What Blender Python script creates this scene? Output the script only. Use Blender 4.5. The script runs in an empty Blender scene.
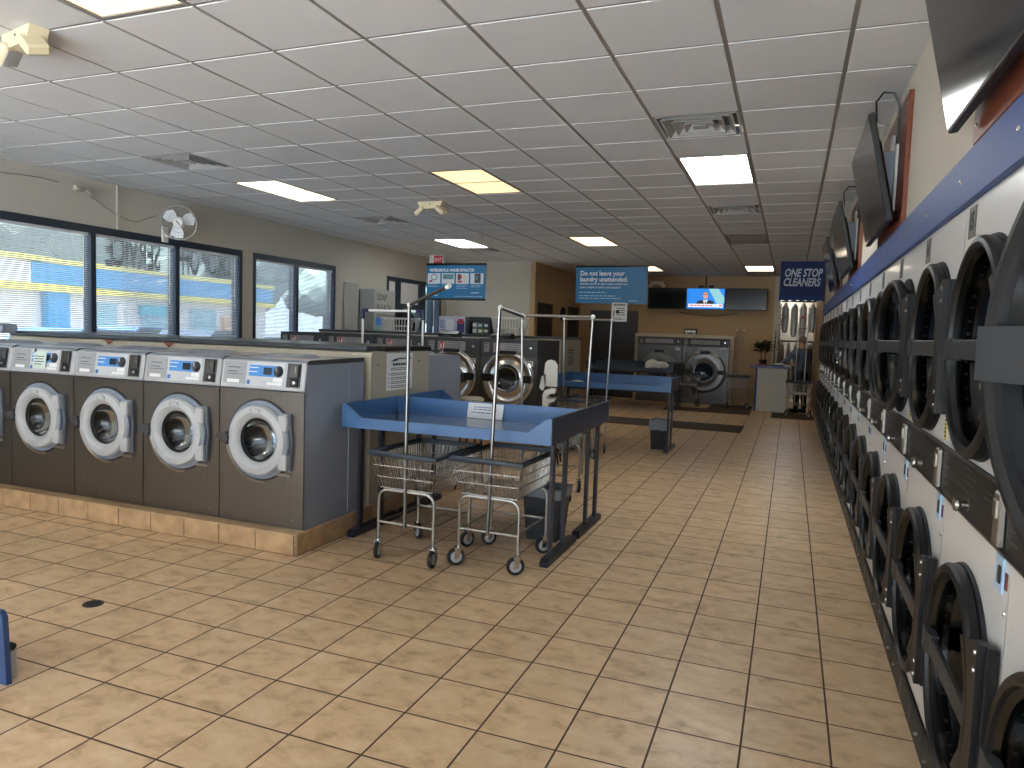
import bpy, bmesh, math, random
from mathutils import Vector, Matrix
from math import pi, sin, cos, radians as rad
random.seed(7)
SC = bpy.context.scene
COL = SC.collection
# ------------------------------------------------------------------ camera
cd = bpy.data.cameras.new('camera'); cam = bpy.data.objects.new('camera', cd); COL.objects.link(cam)
R_ = Vector((0.93186727, 0.36128394, 0.03312546)); U_ = Vector((-0.05657434, 0.05451864, 0.99690875)); F_ = Vector((-0.35836117, 0.93086069, -0.07124353))
cam.matrix_world = Matrix(((R_.x, U_.x, -F_.x, 0), (R_.y, U_.y, -F_.y, 0), (R_.z, U_.z, -F_.z, 1.6027), (0, 0, 0, 1)))
cd.sensor_width = 36; cd.lens = 717.655 / 1024 * 36; cd.clip_start = .05; cd.clip_end = 400
SC.camera = cam
# ------------------------------------------------------------------ light
w = bpy.data.worlds.new('sky'); SC.world = w; w.use_nodes = True
bg = w.node_tree.nodes['Background']; bg.inputs[0].default_value = (.76, .88, 1, 1); bg.inputs[1].default_value = 3.2
sd = bpy.data.lights.new('sun', 'SUN'); sd.energy = 56.0; sd.angle = rad(1); sd.color = (.90, .95, 1)
sun = bpy.data.objects.new('sun', sd); COL.objects.link(sun); sun.rotation_euler = (rad(28), 0, 0)
SC.view_settings.view_transform = 'Standard'; SC.view_settings.look = 'None'
SC.view_settings.exposure = 0.62; SC.view_settings.gamma = 1; SC.view_settings.use_curve_mapping = False
SC.cycles.use_denoising = True; SC.cycles.max_bounces = 8; SC.cycles.diffuse_bounces = 5; SC.cycles.glossy_bounces = 4
SC.cycles.transparent_max_bounces = 24; SC.cycles.sample_clamp_indirect = 8; SC.cycles.caustics_reflective = False; SC.cycles.caustics_refractive = False
LAMP = 14.0        # brightness of the ceiling troffers
# ------------------------------------------------------------------ materials
def lin(v):
    v /= 255.
    return v / 12.92 if v <= .04045 else ((v + .055) / 1.055) ** 2.4
def C3(r, g, b): return (lin(r), lin(g), lin(b), 1)
MATS = {}
def mat(name, rgb, rough=.5, metal=0, var=.06, scale=30, bump=0, emit=0, spec=.5, coat=0, stretch=None):
    if name in MATS: return MATS[name]
    m = bpy.data.materials.new(name); m.use_nodes = True; nt = m.node_tree; p = nt.nodes['Principled BSDF']
    c = C3(*rgb); p.inputs['Roughness'].default_value = rough; p.inputs['Metallic'].default_value = metal
    p.inputs['Specular IOR Level'].default_value = spec; p.inputs['Coat Weight'].default_value = coat
    tc = nt.nodes.new('ShaderNodeTexCoord'); nz = nt.nodes.new('ShaderNodeTexNoise'); nz.inputs['Scale'].default_value = scale
    nz.inputs['Detail'].default_value = 3
    if stretch:
        mp = nt.nodes.new('ShaderNodeMapping'); mp.inputs['Scale'].default_value = stretch
        nt.links.new(tc.outputs['Object'], mp.inputs[0]); nt.links.new(mp.outputs[0], nz.inputs['Vector'])
    else: nt.links.new(tc.outputs['Object'], nz.inputs['Vector'])
    rp = nt.nodes.new('ShaderNodeValToRGB'); rp.color_ramp.elements[0].position = .3; rp.color_ramp.elements[1].position = .7
    rp.color_ramp.elements[0].color = [x * (1 - var) for x in c[:3]] + [1]; rp.color_ramp.elements[1].color = [min(1, x * (1 + var)) for x in c[:3]] + [1]
    nt.links.new(nz.outputs['Fac'], rp.inputs[0]); nt.links.new(rp.outputs[0], p.inputs['Base Color'])
    if bump:
        bp = nt.nodes.new('ShaderNodeBump'); bp.inputs['Strength'].default_value = bump; bp.inputs['Distance'].default_value = .004
        nt.links.new(nz.outputs['Fac'], bp.inputs['Height']); nt.links.new(bp.outputs[0], p.inputs['Normal'])
    if emit:
        p.inputs['Emission Strength'].default_value = emit; nt.links.new(rp.outputs[0], p.inputs['Emission Color'])
    MATS[name] = m
    return m
def glass(name, tint, gloss=.03, base=.08, top=.7):
    m = bpy.data.materials.new(name); m.use_nodes = True; nt = m.node_tree; nt.nodes.clear()
    o = nt.nodes.new('ShaderNodeOutputMaterial'); t = nt.nodes.new('ShaderNodeBsdfTransparent'); t.inputs[0].default_value = (*tint, 1)
    g = nt.nodes.new('ShaderNodeBsdfGlossy'); g.inputs['Roughness'].default_value = gloss; g.inputs[0].default_value = (.9, .95, 1, 1)
    lw = nt.nodes.new('ShaderNodeLayerWeight'); lw.inputs[0].default_value = .35
    mr = nt.nodes.new('ShaderNodeMapRange'); mr.inputs[3].default_value = base; mr.inputs[4].default_value = top
    mx = nt.nodes.new('ShaderNodeMixShader')
    nz = nt.nodes.new('ShaderNodeTexNoise'); nz.inputs['Scale'].default_value = 3
    mr2 = nt.nodes.new('ShaderNodeMapRange'); mr2.inputs[3].default_value = gloss; mr2.inputs[4].default_value = gloss * 1.6
    nt.links.new(nz.outputs['Fac'], mr2.inputs[0]); nt.links.new(mr2.outputs[0], g.inputs['Roughness'])
    nt.links.new(lw.outputs['Fresnel'], mr.inputs[0]); nt.links.new(mr.outputs[0], mx.inputs[0])
    nt.links.new(t.outputs[0], mx.inputs[1]); nt.links.new(g.outputs[0], mx.inputs[2]); nt.links.new(mx.outputs[0], o.inputs[0])
    MATS[name] = m
    return m
def tile_mat(name, S=.33094, ox=-1.74926, oy=2.23294, base=((170, 138, 101), (210, 176, 136), (224, 196, 160)), grout=(74, 52, 38), ids=True):
    m = bpy.data.materials.new(name); m.use_nodes = True; nt = m.node_tree; p = nt.nodes['Principled BSDF']; L = nt.links.new
    def n(t, **k):
        q = nt.nodes.new(t)
        for a, b in k.items(): setattr(q, a, b)
        return q
    def mth(op, a, b=None):
        q = n('ShaderNodeMath', operation=op)
        for i, v in enumerate((a, b)):
            if v is None: continue
            if isinstance(v, (int, float)): q.inputs[i].default_value = v
            else: L(v, q.inputs[i])
        return q.outputs[0]
    tc = n('ShaderNodeTexCoord'); sp = n('ShaderNodeSeparateXYZ'); L(tc.outputs['Object'], sp.inputs[0])
    u = mth('DIVIDE', mth('SUBTRACT', sp.outputs[0], ox), S); v = mth('DIVIDE', mth('SUBTRACT', sp.outputs[1], oy), S)
    fu, fv = mth('FRACT', u), mth('FRACT', v)
    eu = mth('MINIMUM', fu, mth('SUBTRACT', 1, fu)); ev = mth('MINIMUM', fv, mth('SUBTRACT', 1, fv)); e = mth('MINIMUM', eu, ev)
    cb = n('ShaderNodeCombineXYZ'); L(mth('FLOOR', u), cb.inputs[0]); L(mth('FLOOR', v), cb.inputs[1])
    wn = n('ShaderNodeTexWhiteNoise', noise_dimensions='3D'); L(cb.outputs[0], wn.inputs[0])
    vm = n('ShaderNodeVectorMath', operation='MULTIPLY_ADD'); L(wn.outputs['Color'], vm.inputs[0]); vm.inputs[1].default_value = (9, 9, 9); L(tc.outputs['Object'], vm.inputs[2])
    mp = n('ShaderNodeMapping'); mp.inputs['Scale'].default_value = (5, 7, 5); mp.inputs['Rotation'].default_value = (0, 0, .5); L(vm.outputs[0], mp.inputs[0])
    nz = n('ShaderNodeTexNoise'); nz.inputs['Scale'].default_value = 1.5; nz.inputs['Detail'].default_value = 7; nz.inputs['Roughness'].default_value = .62; nz.inputs['Distortion'].default_value = .35
    L(mp.outputs[0], nz.inputs['Vector'])
    rp = n('ShaderNodeValToRGB'); el = rp.color_ramp.elements; el[0].position = .28; el[0].color = C3(*base[0]); el[1].position = .70; el[1].color = C3(*base[2])
    k = el.new(.47); k.color = C3(*base[1]); L(nz.outputs['Fac'], rp.inputs[0])
    hv = n('ShaderNodeHueSaturation'); L(rp.outputs[0], hv.inputs['Color'])
    L(mth('ADD', mth('MULTIPLY', wn.outputs['Value'], .10), .95), hv.inputs['Value'])
    ms = n('ShaderNodeMapRange'); L(e, ms.inputs[0]); ms.inputs[1].default_value = .010; ms.inputs[2].default_value = .016
    mx = n('ShaderNodeMix', data_type='RGBA'); L(ms.outputs[0], mx.inputs[0]); mx.inputs[6].default_value = C3(*grout); L(hv.outputs[0], mx.inputs[7])
    L(mx.outputs[2], p.inputs['Base Color'])
    rr = n('ShaderNodeMapRange'); L(ms.outputs[0], rr.inputs[0]); rr.inputs[3].default_value = .8; rr.inputs[4].default_value = .36; L(rr.outputs[0], p.inputs['Roughness'])
    bp = n('ShaderNodeBump'); bp.inputs['Strength'].default_value = .25; bp.inputs['Distance'].default_value = .003; L(mth('ADD', ms.outputs[0], mth('MULTIPLY', nz.outputs['Fac'], .15)), bp.inputs['Height']); L(bp.outputs[0], p.inputs['Normal'])
    MATS[name] = m
    return m
def perf_mat(name):
    m = mat(name, (120, 122, 126), .35, 1, .1, 8); nt = m.node_tree; p = nt.nodes['Principled BSDF']
    tc = nt.nodes.new('ShaderNodeTexCoord'); vo = nt.nodes.new('ShaderNodeTexVoronoi'); vo.inputs['Scale'].default_value = 55; vo.inputs['Randomness'].default_value = 0
    rp = nt.nodes.new('ShaderNodeValToRGB'); rp.color_ramp.elements[0].position = .25; rp.color_ramp.elements[0].color = (.004, .004, .005, 1); rp.color_ramp.elements[1].position = .32; rp.color_ramp.elements[1].color = C3(130, 132, 138)
    nt.links.new(tc.outputs['Object'], vo.inputs['Vector']); nt.links.new(vo.outputs['Distance'], rp.inputs[0]); nt.links.new(rp.outputs[0], p.inputs['Base Color'])
    return m
M_floor = tile_mat('floor_tile')
M_plinth = mat('plinth_tile', (184, 152, 114), .4, 0, .2, 9, .1)
M_grout = mat('grout', (84, 62, 46), .9, 0, .1)
M_ceil = mat('ceiling_tile', (206, 208, 211), .9, 0, .035, 160, .25)
M_grid = mat('ceiling_grid', (128, 125, 120), .5, 0, .02)
M_wall = mat('wall_paint', (184, 180, 170), .8, 0, .03, 40, .05)
M_walltan = mat('wall_tan', (176, 150, 114), .8, 0, .03, 40, .05)
M_stucco = mat('wall_stucco', (206, 199, 184), .9, 0, .08, 120, .9)
M_blue = mat('fascia_blue', (52, 78, 138), .5, 0, .03)
M_white = mat('white_enamel', (224, 224, 222), .28, 0, .015, 6, 0, coat=.2)
M_black = mat('black_plastic', (9, 10, 13), .45, 0, .1, 20)
M_blackg = mat('black_gloss', (18, 18, 21), .18, 0, .1)
M_ctl = mat('black_panel', (27, 27, 28), .5, 0, .08, 40)
M_rubber = mat('rubber', (38, 38, 40), .75, 0, .12)
M_chrome = mat('chrome', (205, 205, 205), .16, 1, .03)
M_zinc = mat('zinc_wire', (158, 154, 147), .36, 1, .06)
M_steel = mat('brushed_stainless', (116, 114, 112), .3, 1, .1, 4, 0, stretch=(60, 60, 1.2))
M_dsteel = mat('dark_stainless', (94, 93, 92), .34, 1, .08, 4, 0, stretch=(60, 60, 1.2))
M_side = mat('grey_paint', (142, 151, 166), .42, 0, .03, 3)
M_sidedk = mat('charcoal_paint', (58, 60, 64), .45, 0, .05, 6)
M_panel = mat('silver_panel', (176, 178, 182), .4, .25, .03)
M_label = mat('grey_label', (150, 152, 156), .5, 0, .04)
M_ltgrey = mat('light_grey_plastic', (176, 178, 180), .38, 0, .03)
M_bluegrey = mat('blue_grey_plastic', (128, 138, 154), .4, 0, .04)
M_disp = mat('display_blue', (70, 138, 206), .3, 0, .04)
M_lcd = mat('lcd', (32, 42, 62), .15, 0, .1)
M_paper = mat('paper', (226, 228, 228), .8, 0, .02)
M_paperg = mat('paper_green', (196, 214, 206), .8, 0, .03)
M_ink = mat('ink', (40, 42, 52), .7, 0, .1)
M_inkb = mat('ink_blue', (60, 84, 140), .7, 0, .1)
M_cream = mat('cream_enamel', (196, 188, 168), .45, 0, .02)
M_capdk = mat('dark_laminate', (66, 70, 76), .3, 0, .05)
M_tbl = mat('blue_laminate', (68, 108, 156), .32, 0, .03, 60)
M_tbltop = mat('blue_grey_laminate', (98, 118, 142), .22, 0, .04, 60, coat=.3)
M_tblshade = mat('navy_laminate', (52, 64, 88), .25, 0, .05)  # table blue with the shade of the right-hand side put into its colour
M_navy = mat('navy_steel', (34, 38, 52), .42, 0, .06)
M_rim = mat('vinyl_rim', (52, 62, 74), .5, 0, .06)
M_glassdk = glass('dark_glass', (.20, .22, .26), .06, .03, .4)
M_glassbk = glass('dryer_glass', (.06, .07, .09), .12, .012, .09)
M_pane = glass('window_glass', (.93, .96, .97), .01, .03)
M_pole = mat('pole_steel', (128, 126, 122), .3, 1, .06)
M_perf = perf_mat('perforated_drum')
M_cavity = mat('dark_cavity', (14, 15, 18), .6, 0, .1)
M_frame = mat('window_frame', (36, 50, 66), .4, .2, .06)
M_slat = mat('blind_slat', (206, 210, 214), .45, 0, .02)
M_poster = mat('poster_blue', (0, 106, 156), .4, 0, .03)
M_wtxt = mat('white_ink', (238, 242, 246), .6, 0, .01)
M_red = mat('red_plastic', (190, 50, 66), .4, 0, .05)
M_wood = mat('brown_board', (112, 56, 36), .4, 0, .22, 6, .1, stretch=(4, 4, 30))
M_tv = mat('screen_black', (20, 21, 24), .12, 0, .05)
M_beige = mat('beige_plastic', (212, 200, 168), .5, 0, .03)
M_wplas = mat('white_plastic', (222, 222, 216), .45, 0, .02)
M_mat = mat('rubber_mat', (72, 62, 54), .95, 0, .2, 80, .4)
M_leaf = mat('dark_leaf', (44, 62, 40), .5, 0, .3, 12)
M_skin = mat('skin', (190, 140, 112), .55, 0, .05)
M_hair = mat('grey_hair', (112, 104, 98), .7, 0, .25, 60)
M_shirt = mat('shirt_slate', (92, 104, 128), .85, 0, .08, 40, .2)
M_trous = mat('trousers_dark', (38, 40, 52), .85, 0, .08)
M_bag = mat('plastic_bag', (206, 206, 200), .25, 0, .12, 6, .6)
M_pvc = mat('white_pvc', (240, 242, 242), .35, 0, .01)
M_dkdoor = mat('dark_door', (30, 28, 30), .4, 0, .1)
M_asph = mat('asphalt', (84, 84, 86), .95, 0, .15, 3)
M_yel = mat('canopy_yellow', (246, 220, 96), .5, 0, .03)
M_cblue = mat('canopy_blue', (52, 150, 204), .5, 0, .04)
M_shopw = mat('shop_white', (236, 228, 224), .8, 0, .03)
M_crown = mat('tree_leaves', (132, 142, 128), .9, 0, .25, 1.5, .5)
M_bark = mat('bark', (96, 80, 64), .9, 0, .2)
M_trim = mat('door_gasket', (28, 30, 34), .55, 0, .08)  # real gaskets, and the painted shadow ring round the washer doors
# ------------------------------------------------------------------ mesh builder
AX = {'x': (Vector((0, 1, 0)), Vector((0, 0, 1)), Vector((1, 0, 0))), 'y': (Vector((1, 0, 0)), Vector((0, 0, 1)), Vector((0, 1, 0))), 'z': (Vector((1, 0, 0)), Vector((0, 1, 0)), Vector((0, 0, 1)))}
class MB:
    def __init__(s): s.b = bmesh.new()
    def f(s, vs, mi=0):
        try: q = s.b.faces.new(vs); q.material_index = mi; return q
        except ValueError: return None
    def v(s, p): return s.b.verts.new(p)
    def box(s, x0, x1, y0, y1, z0, z1, mi=0, bev=0, M=None, skip=''):
        V = [s.v((x, y, z)) for x in (x0, x1) for y in (y0, y1) for z in (z0, z1)]
        fs = []
        for k, q in (('l', (0, 1, 3, 2)), ('r', (4, 6, 7, 5)), ('f', (0, 4, 5, 1)), ('k', (2, 3, 7, 6)), ('b', (0, 2, 6, 4)), ('t', (1, 5, 7, 3))):
            if k not in skip: fs.append(s.f([V[i] for i in q], mi))
        if M is not None:
            for q in V: q.co = M @ q.co
        if bev:
            es = {e for q in fs for e in q.edges}
            r = bmesh.ops.bevel(s.b, geom=list(es), offset=bev, segments=1, affect='EDGES', profile=.5)
            for q in r['faces']: q.material_index = mi
        return s
    def ring(s, c, a, b, r, n, ph=0): return [s.v(c + a * (r * cos(ph + 2 * pi * i / n)) + b * (r * sin(ph + 2 * pi * i / n))) for i in range(n)]
    def loft(s, rings, mi=0, caps=True):
        n = len(rings[0])
        for A, B in zip(rings, rings[1:]):
            for i in range(n): s.f([A[i], A[(i + 1) % n], B[(i + 1) % n], B[i]], mi)
        if caps: s.f(rings[0][::-1], mi); s.f(rings[-1], mi)
        return s
    def cyl(s, p0, p1, r0, r1=None, n=16, mi=0, caps=True):
        p0, p1 = Vector(p0), Vector(p1); r1 = r0 if r1 is None else r1; d = (p1 - p0).normalized()
        a = d.orthogonal().normalized(); b = d.cross(a)
        return s.loft([s.ring(p0, a, b, r0, n), s.ring(p1, a, b, r1, n)], mi, caps)
    def tube(s, pts, r, n=8, mi=0, caps=True, closed=False):
        P = [Vector(p) for p in pts]; R = []; a = None
        N = len(P)
        for i, p in enumerate(P):
            d = (P[(i + 1) % N] - P[i - 1]) if closed else (P[min(i + 1, N - 1)] - P[max(i - 1, 0)])
            d.normalize()
            a = d.orthogonal().normalized() if a is None else (a - d * a.dot(d)).normalized()
            R.append(s.ring(p, a, d.cross(a), r if not isinstance(r, (list, tuple)) else r[i], n))
        if closed: R.append(R[0])
        return s.loft(R, mi, caps and not closed)
    def lathe(s, prof, c=(0, 0, 0), ax='y', n=40, mi=0, a0=0, a1=2 * pi, caps=False):
        a, b, d = AX[ax]; c = Vector(c); full = abs(a1 - a0 - 2 * pi) < 1e-6; k = n if full else n + 1
        R = []
        for r, h in prof:
            if r < 1e-6: R.append([s.v(c + d * h)])
            else: R.append([s.v(c + d * h + a * (r * cos(a0 + (a1 - a0) * i / n)) + b * (r * sin(a0 + (a1 - a0) * i / n))) for i in range(k)])
        for A, B in zip(R, R[1:]):
            for i in range(n):
                j = (i + 1) % k
                if len(A) == 1 and len(B) == 1: continue
                if len(A) == 1: s.f([A[0], B[j], B[i]], mi)
                elif len(B) == 1: s.f([A[i], A[j], B[0]], mi)
                else: s.f([A[i], A[j], B[j], B[i]], mi)
        return s
    def prism(s, poly, d0, d1, ax='x', mi=0, skip=(), caps=(1, 1), M=None):
        a, b, d = AX[ax]; A = [s.v(a * p[0] + b * p[1] + d * d0) for p in poly]; B = [s.v(a * p[0] + b * p[1] + d * d1) for p in poly]; n = len(poly)
        for i in range(n):
            if i not in skip: s.f([A[i], A[(i + 1) % n], B[(i + 1) % n], B[i]], mi)
        if caps[0]: s.f(A[::-1], mi)
        if caps[1]: s.f(B, mi)
        if M is not None:
            for q in A + B: q.co = M @ q.co
        return s
    def holeplate(s, outer, inner, c, y0, y1, angs, mi=0, sides=True):      # plate in x-z with a hole, front at y0 and back at y1
        rows = []
        for fn, y in ((inner, y0), (outer, y0), (outer, y1), (inner, y1)): rows.append([s.v((c[0] + fn(t) * cos(t), y, c[1] + fn(t) * sin(t))) for t in angs])
        n = len(angs); prs = [(0, 1)] + ([(1, 2), (2, 3), (3, 0)] if sides else [])
        for i, j in prs:
            for k in range(n): s.f([rows[i][k], rows[i][(k + 1) % n], rows[j][(k + 1) % n], rows[j][k]], mi)
        return s
    def sphere(s, c, r, mi=0, sub=2, sc=(1, 1, 1), jit=0):
        q = bmesh.ops.create_icosphere(s.b, subdivisions=sub, radius=1)
        for v in q['verts']:
            k = 1 + random.uniform(-jit, jit)
            v.co = Vector((v.co.x * r * sc[0] * k + c[0], v.co.y * r * sc[1] * k + c[1], v.co.z * r * sc[2] * k + c[2]))
            for fc in v.link_faces: fc.material_index = mi
        return s
    def build(s, name, m, parent=None, smooth=35, loc=None, rot=None, **tags):
        bmesh.ops.recalc_face_normals(s.b, faces=s.b.faces[:]); me = bpy.data.meshes.new(name); s.b.to_mesh(me); s.b.free()
        for q in (m if isinstance(m, (list, tuple)) else [m]): me.materials.append(q)
        if smooth:
            me.polygons.foreach_set('use_smooth', [True] * len(me.polygons)); me.set_sharp_from_angle(angle=rad(smooth))
        o = bpy.data.objects.new(name, me); COL.objects.link(o)
        if parent: o.parent = parent
        if loc: o.location = loc
        if rot: o.rotation_euler = rot
        return settags(o, **tags)
def settags(o, label=None, cat=None, group=None, kind=None):
    if label: o['label'] = label
    if cat: o['category'] = cat
    if group: o['group'] = group
    if kind: o['kind'] = kind
    return o
def thing(name, label, cat, loc=(0, 0, 0), rz=0, group=None, parent=None):
    o = bpy.data.objects.new(name, None); o.empty_display_size = .1; COL.objects.link(o); o.location = loc; o.rotation_euler = (0, 0, rz)
    if parent: o.parent = parent
    return settags(o, label, cat, group)
def dup(root, loc=None, rz=None, label=None, parent=None):
    r = root.copy(); COL.objects.link(r)
    if parent: r.parent = parent
    if loc is not None: r.location = loc
    if rz is not None: r.rotation_euler = (0, 0, rz)
    if label: r['label'] = label
    for ch in list(root.children): dup(ch, parent=r)
    return r
def child(root, name):
    for c in root.children:
        if c.name.split('.')[0] == name: return c
def text(s, size, m, parent, loc, rot, name='lettering', align='LEFT', depth=.001, mirror=False, shear=0, bold=0, width=1, **tags):
    cu = bpy.data.curves.new(name, 'FONT'); cu.body = s; cu.size = size; cu.align_x = align; cu.align_y = 'CENTER'; cu.extrude = depth; cu.shear = shear; cu.offset = bold; cu.resolution_u = 3
    t = bpy.data.objects.new('t', cu); COL.objects.link(t); me = bpy.data.meshes.new_from_object(t); bpy.data.objects.remove(t); bpy.data.curves.remove(cu)
    for v in me.vertices:
        v.co.x *= width * (-1 if mirror else 1)
    me.materials.clear(); me.materials.append(m)
    o = bpy.data.objects.new(name, me); COL.objects.link(o); o.location = loc; o.rotation_euler = rot
    if parent: o.parent = parent
    return settags(o, **tags)
FRONT = (pi / 2, 0, 0)          # lettering that faces -y
def lines(mb, x0, x1, z1, n, dz, th, y, mi=0, rag=.25):     # rows of small print on a face looking towards -y
    for k in range(n):
        z = z1 - k * dz; e = x1 - (x1 - x0) * random.uniform(0, rag); x = x0
        while x < e - .004:
            q = min(e, x + (x1 - x0) * random.uniform(.06, .16)); mb.box(x, q, y - .0006, y, z - th, z, mi); x = q + (x1 - x0) * .025
    return mb
def struct(name, mb, m, smooth=0, parent=None): return mb.build(name, m, parent, smooth, kind='structure')

# ================================================================== THE ROOM
ZC = 3.18; XL = -7.48; XR = .575; YB = 18.65; YF = -4.0
q = MB(); q.box(XL - .1, 3.2, YF - .1, 22, -.15, 0); struct('floor', q, M_floor)
GX, GY, PX, PY = -1.6433, 2.8576, .6157, .6035
lamps = [(-3, -2), (-7, -2), (-7, 6), (-3, 6), (1, 6), (-7, 14), (-3, 14), (-3, 22), (1, 22), (2, 29)]
dead = [(1, 14)]
vents = [(1, 4), (-7, 4), (1, 10), (-7, 10), (-7, 16)]
cells = set()
for i, j in lamps + dead: cells |= {(i, j), (i, j + 1)}
cells |= set(vents)
q = MB()
for i in range(-10, 5):
    for j in range(-12, 32):
        if (i, j) in cells: continue
        x0, x1 = max(GX + PX * i + .012, XL), min(GX + PX * (i + 1) - .012, 3.2); y0, y1 = GY + PY * j + .012, GY + PY * (j + 1) - .012
        y0 = max(y0, YF); y1 = min(y1, 22)
        if x1 - x0 < .02 or y1 - y0 < .02: continue
        q.box(x0, x1, y0, y1, ZC - .0045, ZC + .02, 0, .002, skip='t')
struct('ceiling', q, M_ceil)
q = MB()
for i in range(-9, 5):
    x = GX + PX * i; q.box(x - .012, x + .012, YF, 22, ZC, ZC + .02)
for j in range(-11, 31):
    y = GY + PY * j; q.box(XL, 3.2, y - .012, y + .012, ZC + .001, ZC + .019)
q.box(XL, XL + .025, YF, 22, ZC, ZC + .02); q.box(XR - .03, XR, YF, 15.2, ZC - .003, ZC + .02)
struct('trim_1', q, M_grid)
q = MB(); q.box(XL - .3, 3.4, YF - .3, 22.2, ZC + .35, ZC + .5); struct('roof', q, M_wall)
# left wall with openings for the windows and the door
OPEN = [(3.30, 8.37, 1.28, 2.66), (8.60, 10.66, 1.28, 2.66), (12.38, 14.75, 0, 2.64)]
q = MB(); ys = YF
for y0, y1, z0, z1 in OPEN:
    q.box(XL - .18, XL, ys, y0, 0, ZC + .35)
    if z0: q.box(XL - .18, XL, y0, y1, 0, z0)
    q.box(XL - .18, XL, y0, y1, z1, ZC + .35); ys = y1
q.box(XL - .18, XL, ys, 22, 0, ZC + .35); struct('wall_left', q, M_wall)
q = MB(); q.box(XR, XR + .12, YF, 15.2, 2.112, ZC + .35); q.box(XR, XR + .12, YF, .46, 0, 2.112); struct('wall_right', q, M_stucco)
q = MB(); q.box(-5.4, -.42, YB, YB + .12, 0, ZC + .35); struct('wall_back', q, M_walltan)
q = MB(); q.box(XL, -5.42, 15.0, 15.12, 0, ZC + .35); struct('wall_partition', q, M_wall)
q = MB(); q.box(-5.42, -5.3, 15.0, YB, 0, ZC + .35); struct('wall_side', q, M_walltan)
q = MB(); q.box(-.30, 1.6, 21.6, 21.7, 0, ZC + .35); q.box(-.42, -.30, YB, 21.6, 0, ZC + .35); struct('wall_nook', q, M_wall)
q = MB(); q.box(.56, .68, 15.2, 21.6, 0, ZC + .35); struct('wall_brown', q, mat('wall_brown', (140, 112, 78), .8, 0, .05))
# storefront behind the camera: piers and header, open glass between
q = MB(); q.box(XL, 3.2, YF - .15, YF, 2.75, ZC + .35); q.box(XL, 3.2, YF - .15, YF, 0, .25)
for x in (XL, -5.0, -2.5, 0.0): q.box(x, x + .09, YF - .12, YF - .02, .25, 2.75)
struct('wall_front', q, M_frame)
# skirting tiles along the left wall are hidden by machines; kerb of the dryers has its own
# ------------------------------------------------------------------ windows and blinds
def window(n, y0, y1, mull):
    z0, z1 = 1.28, 2.66
    q = MB(); t = .055; X0, X1 = XL - .12, XL + .012
    q.box(X0, X1, y0, y1, z1 - .085, z1); q.box(X0, X1, y0, y1, z0, z0 + t); q.box(X0, X1, y0, y0 + t, z0 + t, z1 - .085); q.box(X0, X1, y1 - t, y1, z0 + t, z1 - .085)
    for m in mull: q.box(X0, X1, m - .03, m + .03, z0 + t, z1 - .085)
    o = struct('window_%d' % n, q, M_frame)
    q = MB(); q.box(XL - .085, XL - .079, y0 + t, y1 - t, z0 + t, z1 - .085); struct('pane', q, M_pane, parent=o)
    q = MB(); q.box(XL - .05, XL + .05, y0 - .02, y1 + .02, z0 - .03, z0 + .004); struct('sill', q, M_wplas, parent=o)
    ed = [y0 + t] + [k for m in mull for k in (m - .03, m + .03)] + [y1 - t]
    return list(zip(ed[::2], ed[1::2]))
p1 = window(1, 3.30, 8.37, [5.98, 7.19]); p2 = window(2, 8.60, 10.66, [9.62])
BL = ['white venetian blind in the widest pane at the left edge of the photo', 'white venetian blind in the middle pane of the long window', 'white venetian blind in the right pane of the long window, below the fan', 'white venetian blind in the left pane of the separate two-pane window', 'white venetian blind in the right pane of the separate two-pane window']
for (a, b), lb in zip(p1 + p2, BL):
    t = thing('venetian_blind', lb, 'blind', (XL - .035, (a + b) / 2, 2.575), 0, 'window blinds'); h = (b - a) / 2 - .012
    q = MB(); q.box(-.022, .022, -h, h, -.035, 0, 0, .003); q.build('head_rail', M_slat, t)
    q = MB(); z = -.052
    while z > -1.2:
        M = Matrix.Translation((0, 0, z)) @ Matrix.Rotation(rad(-27), 4, "Y")
        q.box(-.0125, .0125, -h, h, -.0005, .0005, 0, 0, M); z -= .0214
    q.build('slats', M_slat, t, 0)
    q = MB(); q.box(-.012, .012, -h, h, -1.225, -1.205, 0, .003); q.build('bottom_rail', M_slat, t)
    q = MB()
    for y in (-h + .12, 0, h - .12): q.cyl((.014, y, -.02), (.014, y, -1.21), .0012, n=4); q.cyl((-.014, y, -.02), (-.014, y, -1.21), .0012, n=4)
    q.build('ladder_cord', M_slat, t)
    q = MB(); q.cyl((.026, h - .07, -.03), (.026, h - .07, -.75), .004, n=6); q.build('tilt_wand', M_pvc, t)
# lettering painted on the glass, read from the street
YW_ = (pi / 2, 0, pi / 2)
for s, y in (('SERVICE', 6.6), ('DROP OFF', 7.76)):
    text(s, .52, mat('window_lettering', (12, 16, 20), .6), None, (XL - .076, y, 2.40), YW_, 'window_lettering', 'CENTER', .0015, True, 0, .014, .42 if s[0] == 'S' else .38, label='dark painted letters across the %s pane of the long window, reading backwards' % ('middle' if s[0] == 'S' else 'right'), cat='lettering')
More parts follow.
